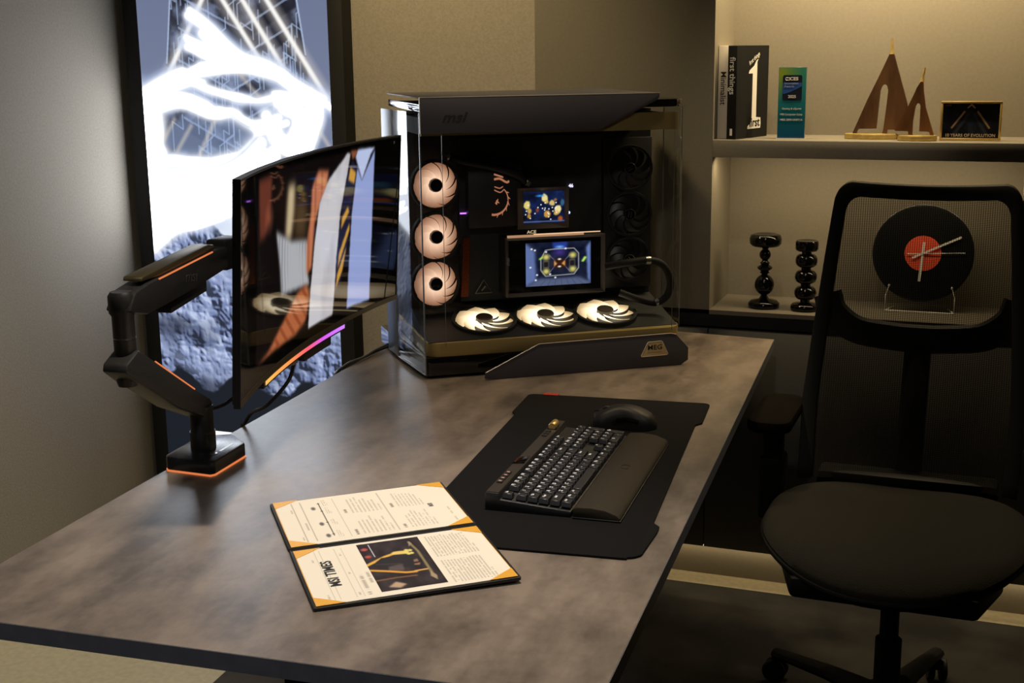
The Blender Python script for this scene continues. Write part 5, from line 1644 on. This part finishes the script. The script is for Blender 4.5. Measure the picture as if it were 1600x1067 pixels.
text('caption', '10 YEARS OF EVOLUTION', 0.0105, mat('caption_ink', (0.45, 0.36, 0.26, 1), 0.5), fr, (FW / 2, 0.0055, 0.0128), (PI / 2, 0, 0), bold=0.0002, sx=1.0)
G().box(0.003, FW - .003, 0.0065, 0.011, 0.003, FH - .003).build('back_board', M['matte'], fr)

# candle holders
cs = mat('black_glass', (0.002, 0.002, 0.002, 1), 0.06, spec=0.35)


def holder(label, s, d, prof):
    pr = []
    pr = [(max(.001, r_), z) for r_, z in prof]
    o = G().lathe(pr, 36).build('candle_holder', cs, loc=wl(s, d, ZNI), angle=60)
    return tag(o, label, 'candle holder', 'black glass candle holders')


def ball(r, z0, h, neck):
    return [(max(neck, r * math.sin(PI * k / 16)), z0 + h * (1 - math.cos(PI * k / 16)) / 2) for k in range(17)]


pr = [(0.040, 0.0), (0.0425, 0.004), (0.0425, 0.012), (0.036, 0.019), (0.014, 0.024)] + ball(0.0265, 0.034, 0.058, 0.008)[1:] + [(0.010, 0.094), (0.014, 0.097), (0.010, 0.100), (0.020, 0.108), (0.0205, 0.112), (0.010, 0.119), (0.014, 0.123), (0.009, 0.128)] + ball(0.0155, 0.130, 0.032, 0.008)[1:] + [(0.010, 0.166), (0.036, 0.170), (0.0425, 0.177), (0.0435, 0.190), (0.040, 0.200), (0.030, 0.203), (0.020, 0.200)]
holder('taller black candle holder with a wide saucer top', 0.9115, 0.080, pr)
pr = [(0.036, 0.0), (0.0385, 0.004), (0.0385, 0.012), (0.034, 0.018), (0.013, 0.022)]
for z in (0.030, 0.074, 0.118):
    pr += [(0.013 + 0.0165 * math.sin(PI * k / 12) ** .8, z + .036 * (1 - math.cos(PI * k / 12)) / 2) for k in range(13)]
pr += [(0.013, 0.160), (0.027, 0.163), (0.0305, 0.168), (0.0305, 0.186), (0.028, 0.190), (0.018, 0.188)]
holder('shorter black candle holder of three stacked rounds', 1.0240, 0.072, pr)

# vinyl record clock on a wire stand
ck = thing('record_clock', 'black vinyl record clock with orange label seen through the chair mesh', 'clock', wl(1.318, 0.130, ZNI), (-0.10, 0, WALL_YAW))
vin = mat('vinyl', (0.008, 0.008, 0.008, 1), 0.30, coat=0.3)
zc = 0.158
rot = (PI / 2, 0, 0)
prof = [(0.128, -.0012), (0.130, 0.0), (0.128, 0.0012)]
for k in range(16):
    r_ = 0.124 - k * .0045
    prof += [(r_, 0.0006), (r_ - .002, 0.0014)]
prof += [(0.050, 0.0010)]
G().lathe(prof, 72).build('record', vin, ck, (0, 0, zc), rot, angle=60)
G().lathe([(0.047, 0.0010), (0.047, 0.0022), (0.004, 0.0022)], 48).build('orange_label', mat('orange_label', rgb(222, 84, 52), 0.6), ck, (0, 0, zc), rot)
hm = mat('hand_silver', (0.85, 0.84, 0.80, 1), 0.4, 0.1)
for ang, L, w_, nm in ((math.radians(-154), 0.106, 0.0026, 'minute_hand'), (math.radians(93), 0.075, 0.0032, 'hour_hand'), (math.radians(-176), 0.107, 0.0010, 'second_hand')):
    tail = 0.03 if nm != 'second_hand' else 0.04
    g = G().box(-tail, L, -w_, w_, 0.0034, 0.0042)
    if nm == 'minute_hand':
        rz = math.radians(26)
    elif nm == 'hour_hand':
        rz = math.radians(-94)
    else:
        rz = math.radians(3)
    o = g.build(nm, hm, ck, (0, -.001 * (1 + len(nm) % 3), zc), (PI / 2, -rz, 0))
wire = mat('white_wire', (0.85, 0.83, 0.78, 1), 0.4, 0.0)
g = G().tube([(-.088, -.012, 0.045), (-.088, -.014, 0.004), (0.088, -.014, 0.004), (0.088, -.012, 0.045)], 0.0016, 8)
g.tube([(-.088, -.014, 0.004), (-.070, 0.055, 0.0025)], 0.0016, 8).tube([(0.088, -.014, 0.004), (0.070, 0.055, 0.0025)], 0.0016, 8)
for sx in (-1, 1):
    g.lathe([(0.0028, -.003), (0.0028, .003)], 12, (sx * .080, -.012, 0.072), Matrix.Rotation(PI / 2, 3, 'X'))
    g.tube([(sx * .088, -.012, .045), (sx * .080, -.010, .072)], 0.0012, 6)
g.build('wire_stand', wire, ck, (0, 0, 0), (0.10, 0, 0))
